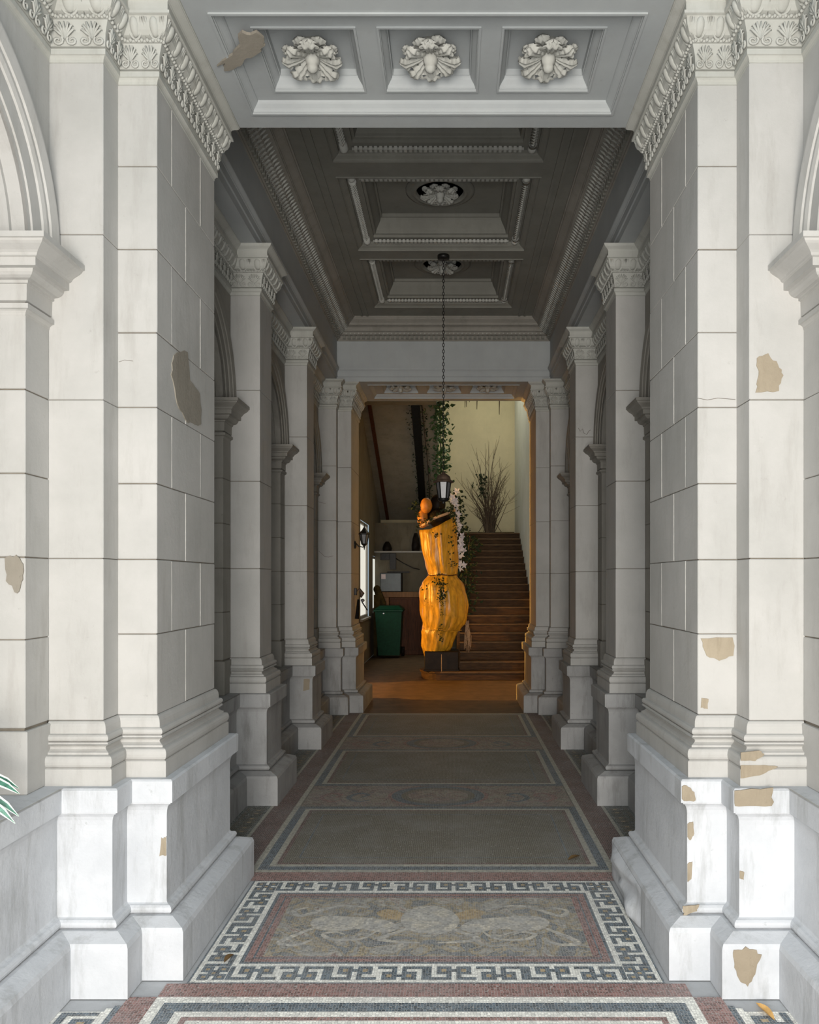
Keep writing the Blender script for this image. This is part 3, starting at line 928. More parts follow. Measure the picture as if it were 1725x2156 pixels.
for s in (-1, 1):
    blob('mosaic_beast', [(s * x, y) for x, y in ((0.56, 3.74), (0.50, 3.80), (0.36, 3.79), (0.22, 3.76), (0.14, 3.68), (0.20, 3.62), (0.32, 3.66), (0.42, 3.64), (0.52, 3.66))], 'mf')
    ribbon('mosaic_scroll', [(s * x, y) for x, y in ((0.52, 3.68), (0.60, 3.60), (0.66, 3.52), (0.58, 3.50), (0.52, 3.55))], 0.016, 'mf')
    ribbon('mosaic_scroll', [(s * x, y) for x, y in ((0.24, 3.64), (0.30, 3.56), (0.42, 3.55), (0.48, 3.60), (0.43, 3.63), (0.38, 3.60))], 0.011, 'mf')
    ribbon('mosaic_scroll', [(s * x, y) for x, y in ((0.60, 3.90), (0.66, 3.86), (0.62, 3.80), (0.54, 3.86), (0.44, 3.92), (0.30, 3.90))], 0.014, 'mf')
    ribbon('mosaic_scroll', [(s * x, y) for x, y in ((0.04, 3.52), (0.14, 3.53), (0.22, 3.56), (0.14, 3.63), (0.06, 3.70))], 0.014, 'mf')
    blob('mosaic_foliage', [(s * x, y) for x, y in ((0.10, 3.80), (0.20, 3.88), (0.26, 3.84), (0.22, 3.78), (0.14, 3.76))], 'my', 0.0004)
blob('mosaic_beast', [(-0.08, 3.64), (0.08, 3.62), (0.14, 3.76), (0.06, 3.90), (-0.06, 3.91), (-0.14, 3.78)], 'mf', 0.0006)
# red cross bands and the panel towards the street
slab('red_band', -1.03, 1.03, 3.062, 3.165, 'mr')
slab('red_band', -1.0, 1.0, 4.25, 4.375, 'mr')
Bp = nest((-1.03, 1.03, 1.2, 3.062), [('white_band', 0.042, 'mw'), ('blue_band', 0.062, 'mb'), ('white_band', 0.036, 'mw'), ('red_line', 0.024, 'mr'), ('white_band', 0.05, 'mw')])
slab('beige_field', *Bp, 'mg')
for s in (-1, 1):
    def sl(nm, a, b, y0, y1, mat, z=0.0):
        return slab(nm, min(s * a, s * b), max(s * a, s * b), y0, y1, mat, z)
    sl('red_band', 1.03, 1.14, 1.2, 3.062, 'mr'); sl('blue_line', 1.14, 1.165, 1.2, 3.0, 'mb'); sl('white_line', 1.165, 1.19, 1.2, 2.98, 'mw')
    sl('key_ground', 1.19, 1.36, 1.2, 2.96, 'mw', -0.001)
    key_row((s * 1.27, 1.9) if s > 0 else (s * 1.27, 2.95), (s * 1.27, 2.95) if s > 0 else (s * 1.27, 1.9), 5, 0.14, 0.0008)
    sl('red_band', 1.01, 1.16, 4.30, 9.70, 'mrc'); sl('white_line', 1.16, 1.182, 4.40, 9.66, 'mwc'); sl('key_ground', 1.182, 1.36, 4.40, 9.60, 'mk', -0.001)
    for (ya, yb) in ((4.45, 5.62), (6.40, 7.53), (8.30, 9.45)):
        wk = key_mesh(ROWS_UP, (yb - ya) / 6, 0.13)
        for me_ in (wk,):
            me_.materials[0] = M['mg']
        for k in range(6):
            inst(wk, 'mosaic_key', (s * 1.268, ya + (yb - ya) * (k + 0.5) / 6, 0.0008), (0, 0, PI / 2 * s), fl)
# three panels and two ring bands of the passage
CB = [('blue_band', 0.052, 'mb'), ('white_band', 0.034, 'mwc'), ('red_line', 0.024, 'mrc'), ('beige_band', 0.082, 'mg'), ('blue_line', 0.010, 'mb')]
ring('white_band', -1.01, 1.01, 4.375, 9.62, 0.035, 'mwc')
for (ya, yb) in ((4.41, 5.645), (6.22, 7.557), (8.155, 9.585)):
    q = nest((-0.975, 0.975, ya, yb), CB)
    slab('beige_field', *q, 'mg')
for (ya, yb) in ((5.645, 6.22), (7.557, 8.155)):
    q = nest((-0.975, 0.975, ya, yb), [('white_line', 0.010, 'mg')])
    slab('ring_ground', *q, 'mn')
    cy = (ya + yb) / 2
    for r0, r1, mt, nm in ((0.275, 0.225, 'mg', 'pale_ring'), (0.345, 0.275, 'mb', 'blue_ring'), (0.375, 0.350, 'mr', 'red_ring')):
        mb = MB()
        for k in range(48):
            a, b = 2 * PI * k / 48, 2 * PI * (k + 1) / 48
            pts = [(rr * math.cos(t), cy + max(-0.276, min(0.276, rr * 0.80 * math.sin(t))), 0.0008) for rr, t in ((r0, a), (r0, b), (r1, b), (r1, a))]
            mb.quad(*pts)
        build(mb, nm, M[mt], fl)
    for s in (-1, 1):
        for q in range(2):
            ribbon('mosaic_scroll', [(s * (0.5 + 0.2 * q + dx), cy + dy) for dx, dy in ((0.0, -0.12), (0.08, -0.16), (0.16, -0.06), (0.10, 0.06), (0.02, 0.02), (0.07, -0.05))], 0.020, 'mr' if q else 'mb', 0.0008)
slab('threshold_band', -1.0, 1.0, 9.62, 10.45, 'hallfloor', -0.001)

# ------------------------------------------------------------------ bare plaster patches, broken edges
def facepts(poly, Y):
    return [px(x, y, Y) for x, y in poly]
def xpts(poly, X):
    return [px_x(x, y, X) for x, y in poly]
rp, lp = piers['near', 1][0], piers['near', -1][0]
patch(rp, facepts([(1593, 752), (1618, 745), (1640, 768), (1648, 790), (1640, 822), (1592, 825), (1597, 790)], 3.2085), 'tan', seed=3)
patch(rp, facepts([(1474, 1343), (1546, 1340), (1543, 1380), (1515, 1393), (1490, 1380)], 3.3515), 'tan', seed=4)
patch(rp, facepts([(1478, 1470), (1492, 1472), (1490, 1492), (1476, 1490)], 3.3515), 'tan', seed=5)
patch(rp, facepts([(1552, 1612), (1600, 1610), (1640, 1614), (1600, 1632), (1555, 1640)], 3.21 - 0.0585), 'tan', seed=6, xmin=PX_ - 0.056)
patch(rp, facepts([(1545, 1586), (1600, 1580), (1612, 1590), (1590, 1602), (1550, 1600)], 3.21 - 0.061), 'tan', seed=16, xmin=PX_ - 0.056)
patch(rp, facepts([(1536, 1664), (1628, 1658), (1630, 1698), (1555, 1698), (1535, 1690)], 3.21 - 0.099), 'tan', seed=7, t=0.003, xmin=PX_ - 0.095)
patch(rp, facepts([(1425, 1658), (1446, 1652), (1462, 1668), (1466, 1686), (1440, 1688), (1424, 1670)], 3.353 - 0.099), 'tan', seed=8, t=0.003, xmin=IX - 0.095)
patch(rp, facepts([(1545, 2000), (1580, 1995), (1604, 2010), (1590, 2050), (1575, 2080), (1556, 2060), (1545, 2030)], 3.21 - 0.166), 'tan', seed=9)
patch(rp, facepts([(1438, 1908), (1472, 1905), (1468, 1918), (1440, 1928)], 3.353 - 0.094), 'tan', seed=10, xmin=IX - 0.09)
patch(rp, facepts([(1446, 1735), (1460, 1730), (1462, 1755), (1455, 1770), (1446, 1762)], 3.353 - 0.0645), 'tan', seed=11, xmin=IX - 0.062)
patch(rp, facepts([(1446, 1820), (1459, 1812), (1456, 1850), (1447, 1858)], 3.353 - 0.0645), 'tan', seed=12, xmin=IX - 0.062)
patch(rp, facepts([(1556, 1833), (1568, 1836), (1566, 1852), (1557, 1850)], 3.21 - 0.0645), 'tan', seed=13, xmin=PX_ - 0.062)
patch(lp, xpts([(365, 745), (395, 740), (400, 800), (422, 830), (424, 895), (395, 890), (372, 850), (362, 790)], -IX + 0.0012), 'greyp', seed=14, rough=0.05)
patch(lp, facepts([(340, 1765), (351, 1762), (351, 1800), (336, 1802)], 3.353 - 0.0645), 'tan', seed=15, xmax=-IX + 0.062)
patch(walls[-1], facepts([(10, 1175), (34, 1170), (50, 1185), (48, 1220), (36, 1250), (14, 1222)], 3.027), 'greyp', seed=17)
patch(near_beam, [px(x, y, (ZC - 0.0005 - CZ) * F / (VY - y)) for x, y in ((500, 68), (540, 64), (562, 82), (548, 104), (520, 120), (500, 140), (468, 142), (464, 128), (490, 112), (505, 90))], 'greyp', seed=18, t=0.009, rough=0.2)
p2l, p3r = piers['p2', -1][0], piers['p3', 1][0]
patch(piers['p3', -1][0], facepts([(640, 1430), (652, 1428), (652, 1452), (638, 1456)], 7.72 - 0.0645), 'tan', seed=19)
# fine cracks in the plaster
def crack(parent, pts, Y, w=0.0022):
    m_ = MB(); m_.tube([px(x, y, Y) for x, y in pts], w, 4)
    build(m_, 'crack', M['joint'], parent)
crack(piers['p3', 1][0], [(1218, 901), (1222, 908), (1227, 903), (1230, 912), (1236, 915), (1240, 908), (1244, 905)], 7.7205)
crack(piers['far', -1][0], [(671, 1160), (678, 1166), (684, 1172), (692, 1173), (702, 1170)], 9.6705)
crack(piers['far', -1][0], [(666, 1055), (675, 1058), (686, 1060)], 9.6705)
crack(lp, [(250, 762), (262, 758), (280, 760)], 3.353, 0.0008)
crack(rp, [(1469, 838), (1490, 842), (1512, 838), (1549, 841)], 3.353, 0.0010)
# broken, patched render on the inner face of the right plinth
rb = random.Random(31)
NU, NV = 26, 14
hgt = [[0.0] * (NV + 1) for _ in range(NU + 1)]
bl = [(rb.uniform(0, 1), rb.uniform(0, 1), rb.uniform(0.10, 0.25), rb.uniform(-0.012, 0.022)) for _ in range(16)]
vs = []
for i in range(NU + 1):
    for j in range(NV + 1):
        u, v = i / NU, j / NV
        hh = sum(s_ * math.exp(-(((u - a_) ** 2 + (v - b_) ** 2) / (w_ * w_))) for a_, b_, w_, s_ in bl)
        scar = -0.02 * math.exp(-((v - (0.95 - 0.8 * u)) / 0.07) ** 2) * (1 if 0.1 < u < 0.9 else 0)
        edge = min(1, 6 * min(u, 1 - u), 8 * min(v + 0.05, 1 - v))
        y = 3.66 + 0.66 * u
        z = 0.002 + 0.186 * v
        x = IX - 0.165
        vs.append((x - 0.001 - max(-0.0, (0.010 + 1.3 * hh + scar) * edge), y, z))
mb = MB()
mb.add(vs, [(i * (NV + 1) + j, (i + 1) * (NV + 1) + j, (i + 1) * (NV + 1) + j + 1, i * (NV + 1) + j + 1) for i in range(NU) for j in range(NV)], True)
build(mb, 'broken_render', M['plinth'], rp)

pv = root('floor_street', (0, -8, 0), 'street pavement outside the passage', kind='structure')
m = MB(); m.quad((-14, -16, -0.02), (14, -16, -0.02), (14, -1.5, -0.02), (-14, -1.5, -0.02)); build(m, 'pavement', M['cem'], pv)
# ------------------------------------------------------------------ stair hall
HF = 10.45
hf = root('floor_hall', (0, 14, 0), 'dark tiled floor of the stair hall', kind='structure')
m = MB(); m.quad((-6.8, HF, -0.002), (1.7, HF, -0.002), (1.7, 19.2, -0.002), (-6.8, 19.2, -0.002)); build(m, 'floor_face', M['hallfloor'], hf)
HXL, HXR, HYB, HZ = -1.6, 1.6, 19.0, 7.0
def qwall(name, mat, *quads, label=None):
    mb = MB()
    for q in quads:
        mb.quad(*q)
    o = build(mb, name, M[mat])
    return tag(o, label, kind='structure')
W1, W2 = (14.8, 16.3, 0.88, 2.74), (17.1, 18.5, 0.95, 2.14)
def lw(y0, y1, z0, z1):
    return ((HXL, y0, z0), (HXL, y1, z0), (HXL, y1, z1), (HXL, y0, z1))
qwall('wall_hall_left', 'hallwall', lw(10.75, 13.4, 3.3, HZ), lw(12.4, 13.4, 0, 0.45), lw(13.4, 14.8, 0, HZ), lw(14.8, 16.3, 0, 0.88), lw(14.8, 16.3, 2.74, HZ), lw(16.3, 17.1, 0, HZ),
      lw(17.1, 18.5, 0, 0.95), lw(17.1, 18.5, 2.14, HZ), lw(18.5, HYB, 0, HZ), label='aged plaster wall with two daylit windows in the stair hall')
qwall('wall_hall_right', 'bluewall', ((HXR, 10.75, 0), (HXR, HYB, 0), (HXR, HYB, HZ), (HXR, 10.75, HZ)), label='pale wall along the stairs')
qwall('wall_hall_back', 'cream', ((HXL, HYB, 0), (HXR, HYB, 0), (HXR, HYB, HZ), (HXL, HYB, HZ)), label='cream wall behind the stair landing')
qwall('wall_hall_front', 'hallwall', ((-1.75, 10.76, ZC), (1.75, 10.76, ZC), (1.75, 10.76, HZ), (-1.75, 10.76, HZ)), ((1.5, 10.74, 0), (1.75, 10.74, 0), (1.75, 10.74, ZC), (1.5, 10.74, ZC)), label='wall over the inner doorway')
qwall('ceiling_hall', 'hallwall', ((-1.75, 10.7, HZ), (1.75, 10.7, HZ), (1.75, HYB, HZ), (-1.75, HYB, HZ)), label='ceiling of the stair hall')
qwall('wall_corridor', 'hallwall', ((-6.7, 10.74, 0), (-1.5, 10.74, 0), (-1.5, 10.74, 3.3), (-6.7, 10.74, 3.3)), ((-6.7, 13.4, 0), (HXL, 13.4, 0), (HXL, 13.4, 3.3), (-6.7, 13.4, 3.3)),
      ((-6.7, 10.74, 0), (-6.7, 13.4, 0), (-6.7, 13.4, 3.3), (-6.7, 10.74, 3.3)), ((-6.7, 10.74, 3.3), (HXL, 10.74, 3.3), (HXL, 13.4, 3.3), (-6.7, 13.4, 3.3)), label='side corridor walls off the stair hall')
for n_, (y0, y1, z0, z1) in enumerate((W1, W2)):
    w = root('window_%d' % (n_ + 1), (HXL, (y0 + y1) / 2, z0), 'tall daylit window in the hall wall' if n_ == 0 else 'shorter daylit window at the end of the hall wall', kind='structure')
    m = MB(); m.quad((HXL - 0.06, y0, z0), (HXL - 0.06, y1, z0), (HXL - 0.06, y1, z1), (HXL - 0.06, y0, z1)); build(m, 'pane', M['pane'], w)
    m = MB()
    for (a, b, c, d) in ((y0, y0 + 0.05, z0, z1), (y1 - 0.05, y1, z0, z1), (y0, y1, z0, z0 + 0.05), (y0, y1, z1 - 0.05, z1)):
        m.box(HXL - 0.06, HXL - 0.02, a, b, c, d)
    build(m, 'window_frame', M['stone'], w)
    m = MB(); m.cbox(HXL - 0.06, HXL + 0.05, y0 - 0.04, y1 + 0.04, z0 - 0.04, z0, 0.005); build(m, 'window_sill', M['stone'], w)
area('window_daylight', (HXL + 0.02, 15.55, 1.81), (0, -PI / 2, 0), 1.8, 1.4, 6, (0.95, 1.0, 0.98))

# staircase
st = root('staircase', (0.85, 12.8, 0), 'straight dark wooden staircase rising behind the golden wrapped column', 'staircase')
RS, RUN, YS = 0.14, 0.265, 12.82
for n in range(1, 20):
    y = YS + (n - 1) * RUN
    mb = MB()
    x0 = 0.24
    if n <= 1:
        xl = -0.41
        pts = [(HXR, y), (HXR, y + 0.8)] + [(xl + 0.32 - 0.32 * math.sin(PI * t / 16), y + 0.8 - 0.40 * (1 - math.cos(PI * t / 16))) for t in range(17)]
        mb.prism(pts, RS * (n - 1), RS * n - 0.03)
        pts = [(HXR, y - 0.02), (HXR, y + 0.8)] + [(xl + 0.30 - 0.32 * math.sin(PI * t / 16), y + 0.8 - 0.41 * (1 - math.cos(PI * t / 16))) for t in range(17)]
        mb.prism(pts, RS * n - 0.03, RS * n)
    else:
        mb.box(x0, HXR - 0.005, y, y + 0.29, RS * (n - 1) - 0.10, RS * n - 0.03)
        mb.box(x0, HXR - 0.005, y, y + 0.29, RS * n - 0.03, RS * n - 0.001)
    so = build(mb, 'step', M['wood'], st)
    nb = MB(); nb.cbox(x0 - 0.01 if n > 1 else -0.08, HXR - 0.005, y - 0.03, y + 0.03, RS * n - 0.028, RS * n + 0.001, 0.005); build(nb, 'nosing', M['nosing'], so)
m = MB(); n = 19
m.add([(0.239, YS + RUN, 0), (0.239, YS + 18 * RUN, 0), (0.239, YS + 18 * RUN, 19 * RS), (0.239, YS + RUN, 2 * RS), (0.19, YS + RUN, 0), (0.19, YS + 18 * RUN, 0), (0.19, YS + 18 * RUN, 19 * RS), (0.19, YS + RUN, 2 * RS)],
      [(0, 1, 2, 3), (4, 7, 6, 5), (3, 2, 6, 7), (0, 3, 7, 4), (1, 5, 6, 2)])
build(m, 'stringer', M['wood'], st)
ld = root('stair_landing', (0, 18.2, 2.2), 'landing slab at the head of the staircase', 'landing')
m = MB(); m.box(HXL + 0.003, HXR - 0.003, 17.885, HYB - 0.003, 2.42, 2.655); m.box(HXL + 0.003, 0.18, 17.73, 17.885, 2.42, 2.655); build(m, 'slab', M['wood'], ld)
m = MB(); m.box(HXL + 0.003, 0.06, 17.58, 17.72, 2.25, 2.88); build(m, 'edge_beam', M['hallwall_shade'], ld)
m = MB(); m.box(HXL + 0.003, 0.06, 17.40, 17.74, 2.22, 2.25); build(m, 'ledge', M['stone'], ld)
m = MB(); m.box(HXL + 0.01, HXR - 0.01, HYB - 0.03, HYB - 0.004, 2.655, 2.76); build(m, 'skirting', M['olive'], ld)
# returning upper flight, seen from below
uf = root('upper_stair_flight', (-0.9, 16, 3), 'sloping underside of the upper stair flight with black beam', 'stairs')
def zs_(y): return 4.76 - 0.43 * (y - 15.03)
def sl_box(mb, x0, x1, ya, yb, d0, d1):
    mb.add([(x, y, zs_(y) + d) for d in (d0, d1) for y in (ya, yb) for x in (x0, x1)], [(0, 2, 3, 1), (4, 5, 7, 6), (0, 1, 5, 4), (2, 6, 7, 3), (0, 4, 6, 2), (1, 3, 7, 5)])
m = MB(); sl_box(m, HXL + 0.003, -0.18, 11.6, HYB - 0.003, 0, 0.3); build(m, 'soffit_slab', M['hallwall'], uf)
m = MB(); sl_box(m, -0.64, -0.49, 11.6, 18.0, -0.14, 0); build(m, 'black_beam', M['iron'], uf)
m = MB(); sl_box(m, -1.46, -1.39, 11.6, 18.9, -0.05, 0); build(m, 'side_batten', M['cabwood'], uf)
m = MB(); m.box(HXL + 0.003, -0.18, 14.2, 14.5, 4.80, 5.02); build(m, 'cross_beam', M['hallwall'], uf)

# ------------------------------------------------------------------ lanterns
def hex_glass(mb, cx, cy, z0, z1, r0, r1, n=6):
    mb.lathe(cx, cy, [(r0, z0), (r1, z1)], n, smooth=False)
pl = root('pendant_lantern', (0.021, 7.71, 2.35), 'brown pendant lantern hanging on a long chain from the coffered ceiling', 'lantern')
lx, ly = 0.021, 7.71
m = MB(); m.lathe(lx, ly, [(0.055, ZCEIL - 0.035), (0.058, ZCEIL - 0.02), (0.058, ZCEIL - 0.001)], 20); build(m, 'ceiling_cup', M['iron'], pl)
m = MB()
z = ZCEIL - 0.03; k = 0
while z > 2.63:
    pts = []
    for t in range(9):
        a = 2 * PI * t / 8
        o_, zz = 0.009 * math.cos(a), 0.019 * math.sin(a)
        pts.append((lx + (o_ if k % 2 else 0), ly + (0 if k % 2 else o_), z + zz))
    m.tube(pts, 0.0032, 4)
    z -= 0.031; k += 1
build(m, 'chain', M['iron'], pl)
m = MB(); m.lathe(lx, ly, [(0.012, 2.655), (0.02, 2.64), (0.035, 2.632), (0.062, 2.61), (0.070, 2.585), (0.070, 2.578), (0.100, 2.562), (0.104, 2.556), (0.100, 2.552), (0.05, 2.55)], 20); build(m, 'lantern_cap', M['rust'], pl)
m = MB(); hex_glass(m, lx, ly, 2.395, 2.552, 0.046, 0.068); build(m, 'lantern_glass', M['frost'], pl)
m = MB()
for i in range(6):
    a = 2 * PI * i / 6
    m.tube([(lx + 0.049 * math.cos(a), ly + 0.049 * math.sin(a), 2.392), (lx + 0.071 * math.cos(a), ly + 0.071 * math.sin(a), 2.556)], 0.006, 5)
m.lathe(lx, ly, [(0.012, 2.345), (0.022, 2.352), (0.012, 2.362), (0.045, 2.372), (0.056, 2.384), (0.056, 2.398), (0.02, 2.40)], 16)
build(m, 'lantern_frame', M['iron'], pl)

wl = root('wall_lantern', (-1.02, 10.15, 2.0), 'black six-sided wall lantern on a curved bracket by the window', 'lantern')
lx, ly = -1.015, 10.15
def at(y): return CZ - (y - VY) * ly / F
m = MB(); m.lathe(-IX + 0.001, ly, [(0.05, 0.0), (0.05, 0.012), (0.03, 0.022)], 12, 'x', cz=at(1147)); build(m, 'wall_plate', M['iron'], wl)
m = MB(); m.tube([(-IX + 0.01, ly, at(1142)), (-IX + 0.05, ly, at(1150)), (lx - 0.02, ly, at(1152)), (lx, ly, at(1150))], 0.008, 6); m.tube([(lx, ly, at(1158)), (lx, ly, at(1147))], [0.003, 0.016], 8); build(m, 'bracket', M['iron'], wl)
m = MB(); m.lathe(lx, ly, [(0.004, at(1102)), (0.006, at(1109)), (0.012, at(1111)), (0.03, at(1116)), (0.072, at(1123)), (0.074, at(1125.5)), (0.05, at(1126))], 6, smooth=False); build(m, 'lantern_cap', M['iron'], wl)
m = MB(); hex_glass(m, lx, ly, at(1145), at(1126), 0.033, 0.055); build(m, 'lantern_glass', M['frost'], wl)
m = MB()
for i in range(6):
    a = 2 * PI * i / 6
    m.tube([(lx + 0.035 * math.cos(a), ly + 0.035 * math.sin(a), at(1146)), (lx + 0.060 * math.cos(a), ly + 0.060 * math.sin(a), at(1125))], 0.005, 5)
m.lathe(lx, ly, [(0.01, at(1150)), (0.03, at(1147.5)), (0.038, at(1145.5)), (0.03, at(1144))], 6, smooth=False)
build(m, 'lantern_frame', M['iron'], wl)
# small second fixture lower on the same pier
sb = root('wall_bracket', (-1.1, 10.15, 1.1), 'small dark wall bracket with a pale head below the wall lantern', 'bracket')
m = MB(); m.cbox(-IX, -IX + 0.03, ly - 0.03, ly + 0.03, at(1253), at(1238), 0.004); build(m, 'wall_plate', M['iron'], sb)
m = MB(); m.tube([(-IX + 0.02, ly, at(1246)), (-1.08, ly, at(1240)), (-1.04, ly, at(1250)), (-1.06, ly, at(1258))], [0.008, 0.02, 0.03, 0.012], 7); build(m, 'arm', M['rust'], sb)
m = MB(); m.ball((-1.035, ly, at(1264)), 0.026, 0.026, 0.022); build(m, 'pale_head', M['frost'], sb)
m = MB(); m.tube([(-1.045, ly, at(1267)), (-0.975, ly, at(1285))], 0.008, 6); m.tube([(-IX + 0.05, ly, at(1262)), (-IX + 0.03, ly, at(1303))], [0.016, 0.03], 6); build(m, 'strut', M['iron'], sb)

# warm lamp far down the side corridor
cl = root('corridor_lamp', (-6.1, 11.2, 2.0), 'warm glowing wall lamp at the end of the side corridor', 'lamp')
m = MB(); m.lathe(-6.7, 11.2, [(0.06, 0), (0.06, 0.02), (0.015, 0.03), (0.015, 0.45)], 12, 'x', cz=2.0); build(m, 'lamp_arm', M['iron'], cl)
m = MB(); m.ball((-6.2, 11.2, 2.0), 0.07, 0.07, 0.07); build(m, 'bulb', M['bulb'], cl)
lt = bpy.data.lights.new('corridor_lamp_light', 'POINT'); lt.energy = 1700; lt.color = (1.0, 0.50, 0.10); lt.shadow_soft_size = 0.08
lo = bpy.data.objects.new('corridor_lamp_light', lt); lo.location = (-6.05, 11.2, 2.0); C.objects.link(lo)
# ------------------------------------------------------------------ golden wrapped column
YC = 13.12
wc = root('wrapped_column', (-0.05, YC, 0.14), 'golden cloth and film wrapped column with vines on a black pedestal', 'column')
OUT = [(1385, 896, 926), (1375, 893, 942), (1360, 890, 953), (1345, 890, 958), (1330, 889, 964), (1323, 891, 971), (1312, 891, 979), (1295, 889, 984), (1275, 887, 985), (1255, 886, 982), (1238, 886, 976), (1225, 890, 971),
       (1216, 899, 964), (1211, 903, 961), (1205, 902, 963), (1190, 897, 963), (1170, 892, 962), (1145, 888, 961), (1120, 885, 960), (1110, 886, 958)]
m = MB(); vs, fs = [], []
n = 72
rr = random.Random(5)
ph = [rr.uniform(0, 6.28) for _ in range(6)]
fine = []
for a, b in zip(OUT[:-1], OUT[1:]):
    for t in (0, 0.5):
        fine.append(tuple(a[k] + (b[k] - a[k]) * t for k in range(3)))
fine.append(OUT[-1])
for j, (y, xa, xb) in enumerate(fine):
    pa, pb = px(xa, y, YC), px(xb, y, YC)
    c = (pa + pb) / 2; r_ = (pb.x - pa.x) / 2
    for i in range(n):
        a = 2 * PI * i / n
        k = 1 + 0.04 * math.sin(a * 9 + ph[0] + j * 0.12) + 0.03 * math.sin(a * 17 + ph[1] - j * 0.3) + 0.018 * math.sin(a * 29 + ph[3] + j * 0.45) + 0.022 * math.sin(j * 1.3 + a * 3 + ph[2])
        tilt = (0.17 * math.cos(a) if j > len(fine) - 4 else 0) * (j - len(fine) + 4) / 3
        vs.append((c.x + r_ * k * math.cos(a), c.y + r_ * 0.9 * k * math.sin(a), c.z + max(-0.05, tilt)))
L = len(fine)
for j in range(L - 1):
    for i in range(n):
        fs.append((j * n + i, j * n + (i + 1) % n, (j + 1) * n + (i + 1) % n, (j + 1) * n + i))
fs.append(tuple(range(n - 1, -1, -1)))
fs.append(tuple((L - 1) * n + i for i in range(n)))
m.add(vs, fs, True); wrap = build(m, 'cloth_wrap', M['gold'], wc)
def loop(y, xa, xb, rad, mat, name, tilt=0.0):
    pa, pb = px(xa, y, YC), px(xb, y, YC)
    c = (pa + pb) / 2; r_ = (pb.x - pa.x) / 2
    mb = MB(); mb.tube([(c.x + r_ * math.cos(2 * PI * t / 28), c.y + 0.92 * r_ * math.sin(2 * PI * t / 28), c.z + tilt * math.cos(2 * PI * t / 28) + 0.008 * math.sin(t)) for t in range(29)], rad, 7)
    return build(mb, name, M[mat], wc)
loop(1211, 902, 962, 0.010, 'cabwood', 'tie_cord')
loop(1092, 886, 957, 0.022, 'straw', 'rolled_rim', 0.13)
loop(1325, 890, 972, 0.008, 'gold', 'tie_cord', -0.02)
m = MB(); b0, b1 = px(894, 1417, YC - 0.27), px(966, 1372, YC - 0.27)
m.cbox(b0.x, b1.x, YC - 0.27, YC + 0.27, 0.16, b1.z, 0.01); build(m, 'pedestal_block', M['black'], wc)
m = MB(); m.cbox(b0.x - 0.015, b1.x + 0.015, YC - 0.285, YC + 0.285, 0.1405, 0.17, 0.004); build(m, 'pedestal_foot', M['black'], wc)
c = px(898, 1066, YC)
m = MB(); m.ball((c.x, c.y - 0.1, c.z), 0.10, 0.10, 0.13, 14, 10); m.ball((c.x - 0.06, c.y - 0.05, c.z - 0.20), 0.09, 0.1, 0.16, 12, 8); build(m, 'orange_knob', M['orange'], wc)
c = px(922, 1062, YC)
m = MB(); m.ball((c.x, c.y, c.z), 0.13, 0.12, 0.17, 14, 10); m.ball((c.x + 0.02, c.y, c.z - 0.22), 0.20, 0.18, 0.18, 14, 10); build(m, 'dark_bundle', M['black'], wc)
# leaves: one small quad-folded leaf repeated
def leaf(mb, p, d, s, roll=0.0):
    d = Vector(d).normalized()
    u = d.cross(Vector((0, 0, 1)))
    u = u.normalized() if u.length > 1e-3 else Vector((1, 0, 0))
    w = d.cross(u)
    u, w = u * math.cos(roll) + w * math.sin(roll), w * math.cos(roll) - u * math.sin(roll)
    p = Vector(p)
    mb.add([p, p + d * s * 0.35 + u * s * 0.32 + w * s * 0.05, p + d * s, p + d * s * 0.35 - u * s * 0.32 + w * s * 0.05, p + d * s * 0.5 - w * s * 0.08],
           [(0, 1, 4), (1, 2, 4), (2, 3, 4), (3, 0, 4)])
def rdir(rg):
    return Vector((rg.uniform(-1, 1), rg.uniform(-1, 0.6), rg.uniform(-1, 0.7)))
def vine_on(mb, poly, k, spread, rg, s0, s1, dY=0.0, Y=YC):
    for i in range(k):
        t = rg.uniform(0, len(poly) - 1.001); a = int(t); f = t - a
        x = poly[a][0] + (poly[a + 1][0] - poly[a][0]) * f + rg.gauss(0, spread)
        y = poly[a][1] + (poly[a + 1][1] - poly[a][1]) * f + rg.gauss(0, spread)
        yy = Y
        leaf(mb, px(x, y, yy + dY + rg.uniform(-0.03, 0.03)), rdir(rg), rg.uniform(s0, s1), rg.uniform(0, 6))
rg = random.Random(11)
m = MB()
vine_on(m, [(890, 1104), (915, 1088), (950, 1070), (957, 1095), (960, 1130)], 150, 3.5, rg, 0.035, 0.06, -0.27)
vine_on(m, [(872, 1075), (878, 1055), (884, 1085), (882, 1110)], 90, 4, rg, 0.04, 0.07, -0.1)
vine_on(m, [(913, 1128), (927, 1124)], 14, 2, rg, 0.03, 0.05, -0.34)
vine_on(m, [(945, 1125), (952, 1150), (950, 1185), (958, 1195)], 40, 3, rg, 0.03, 0.05, -0.30)
vine_on(m, [(918, 1214), (930, 1228), (932, 1250), (926, 1260)], 110, 4.5, rg, 0.035, 0.06, -0.36)
vine_on(m, [(930, 1256), (932, 1300), (928, 1330), (930, 1350)], 40, 2.2, rg, 0.025, 0.045, -0.37)
vine_on(m, [(893, 1228), (900, 1252), (896, 1270)], 10, 4, rg, 0.03, 0.05, -0.33)
tag(build(m, 'vine_leaves', M['leafd'], wc), kind='stuff')
m = MB()
for i in range(26):
    p = px(rg.uniform(980, 990), rg.uniform(1305, 1322), YC - 0.05)
    q = px(rg.uniform(976, 992), rg.uniform(1355, 1375), YC - 0.05)
    m.tube([p, p.lerp(q, 0.5) + Vector((rg.uniform(-0.03, 0.03), rg.uniform(-0.03, 0.03), 0)), q], 0.003, 4)
tag(build(m, 'straw_fringe', M['straw'], wc), kind='stuff')
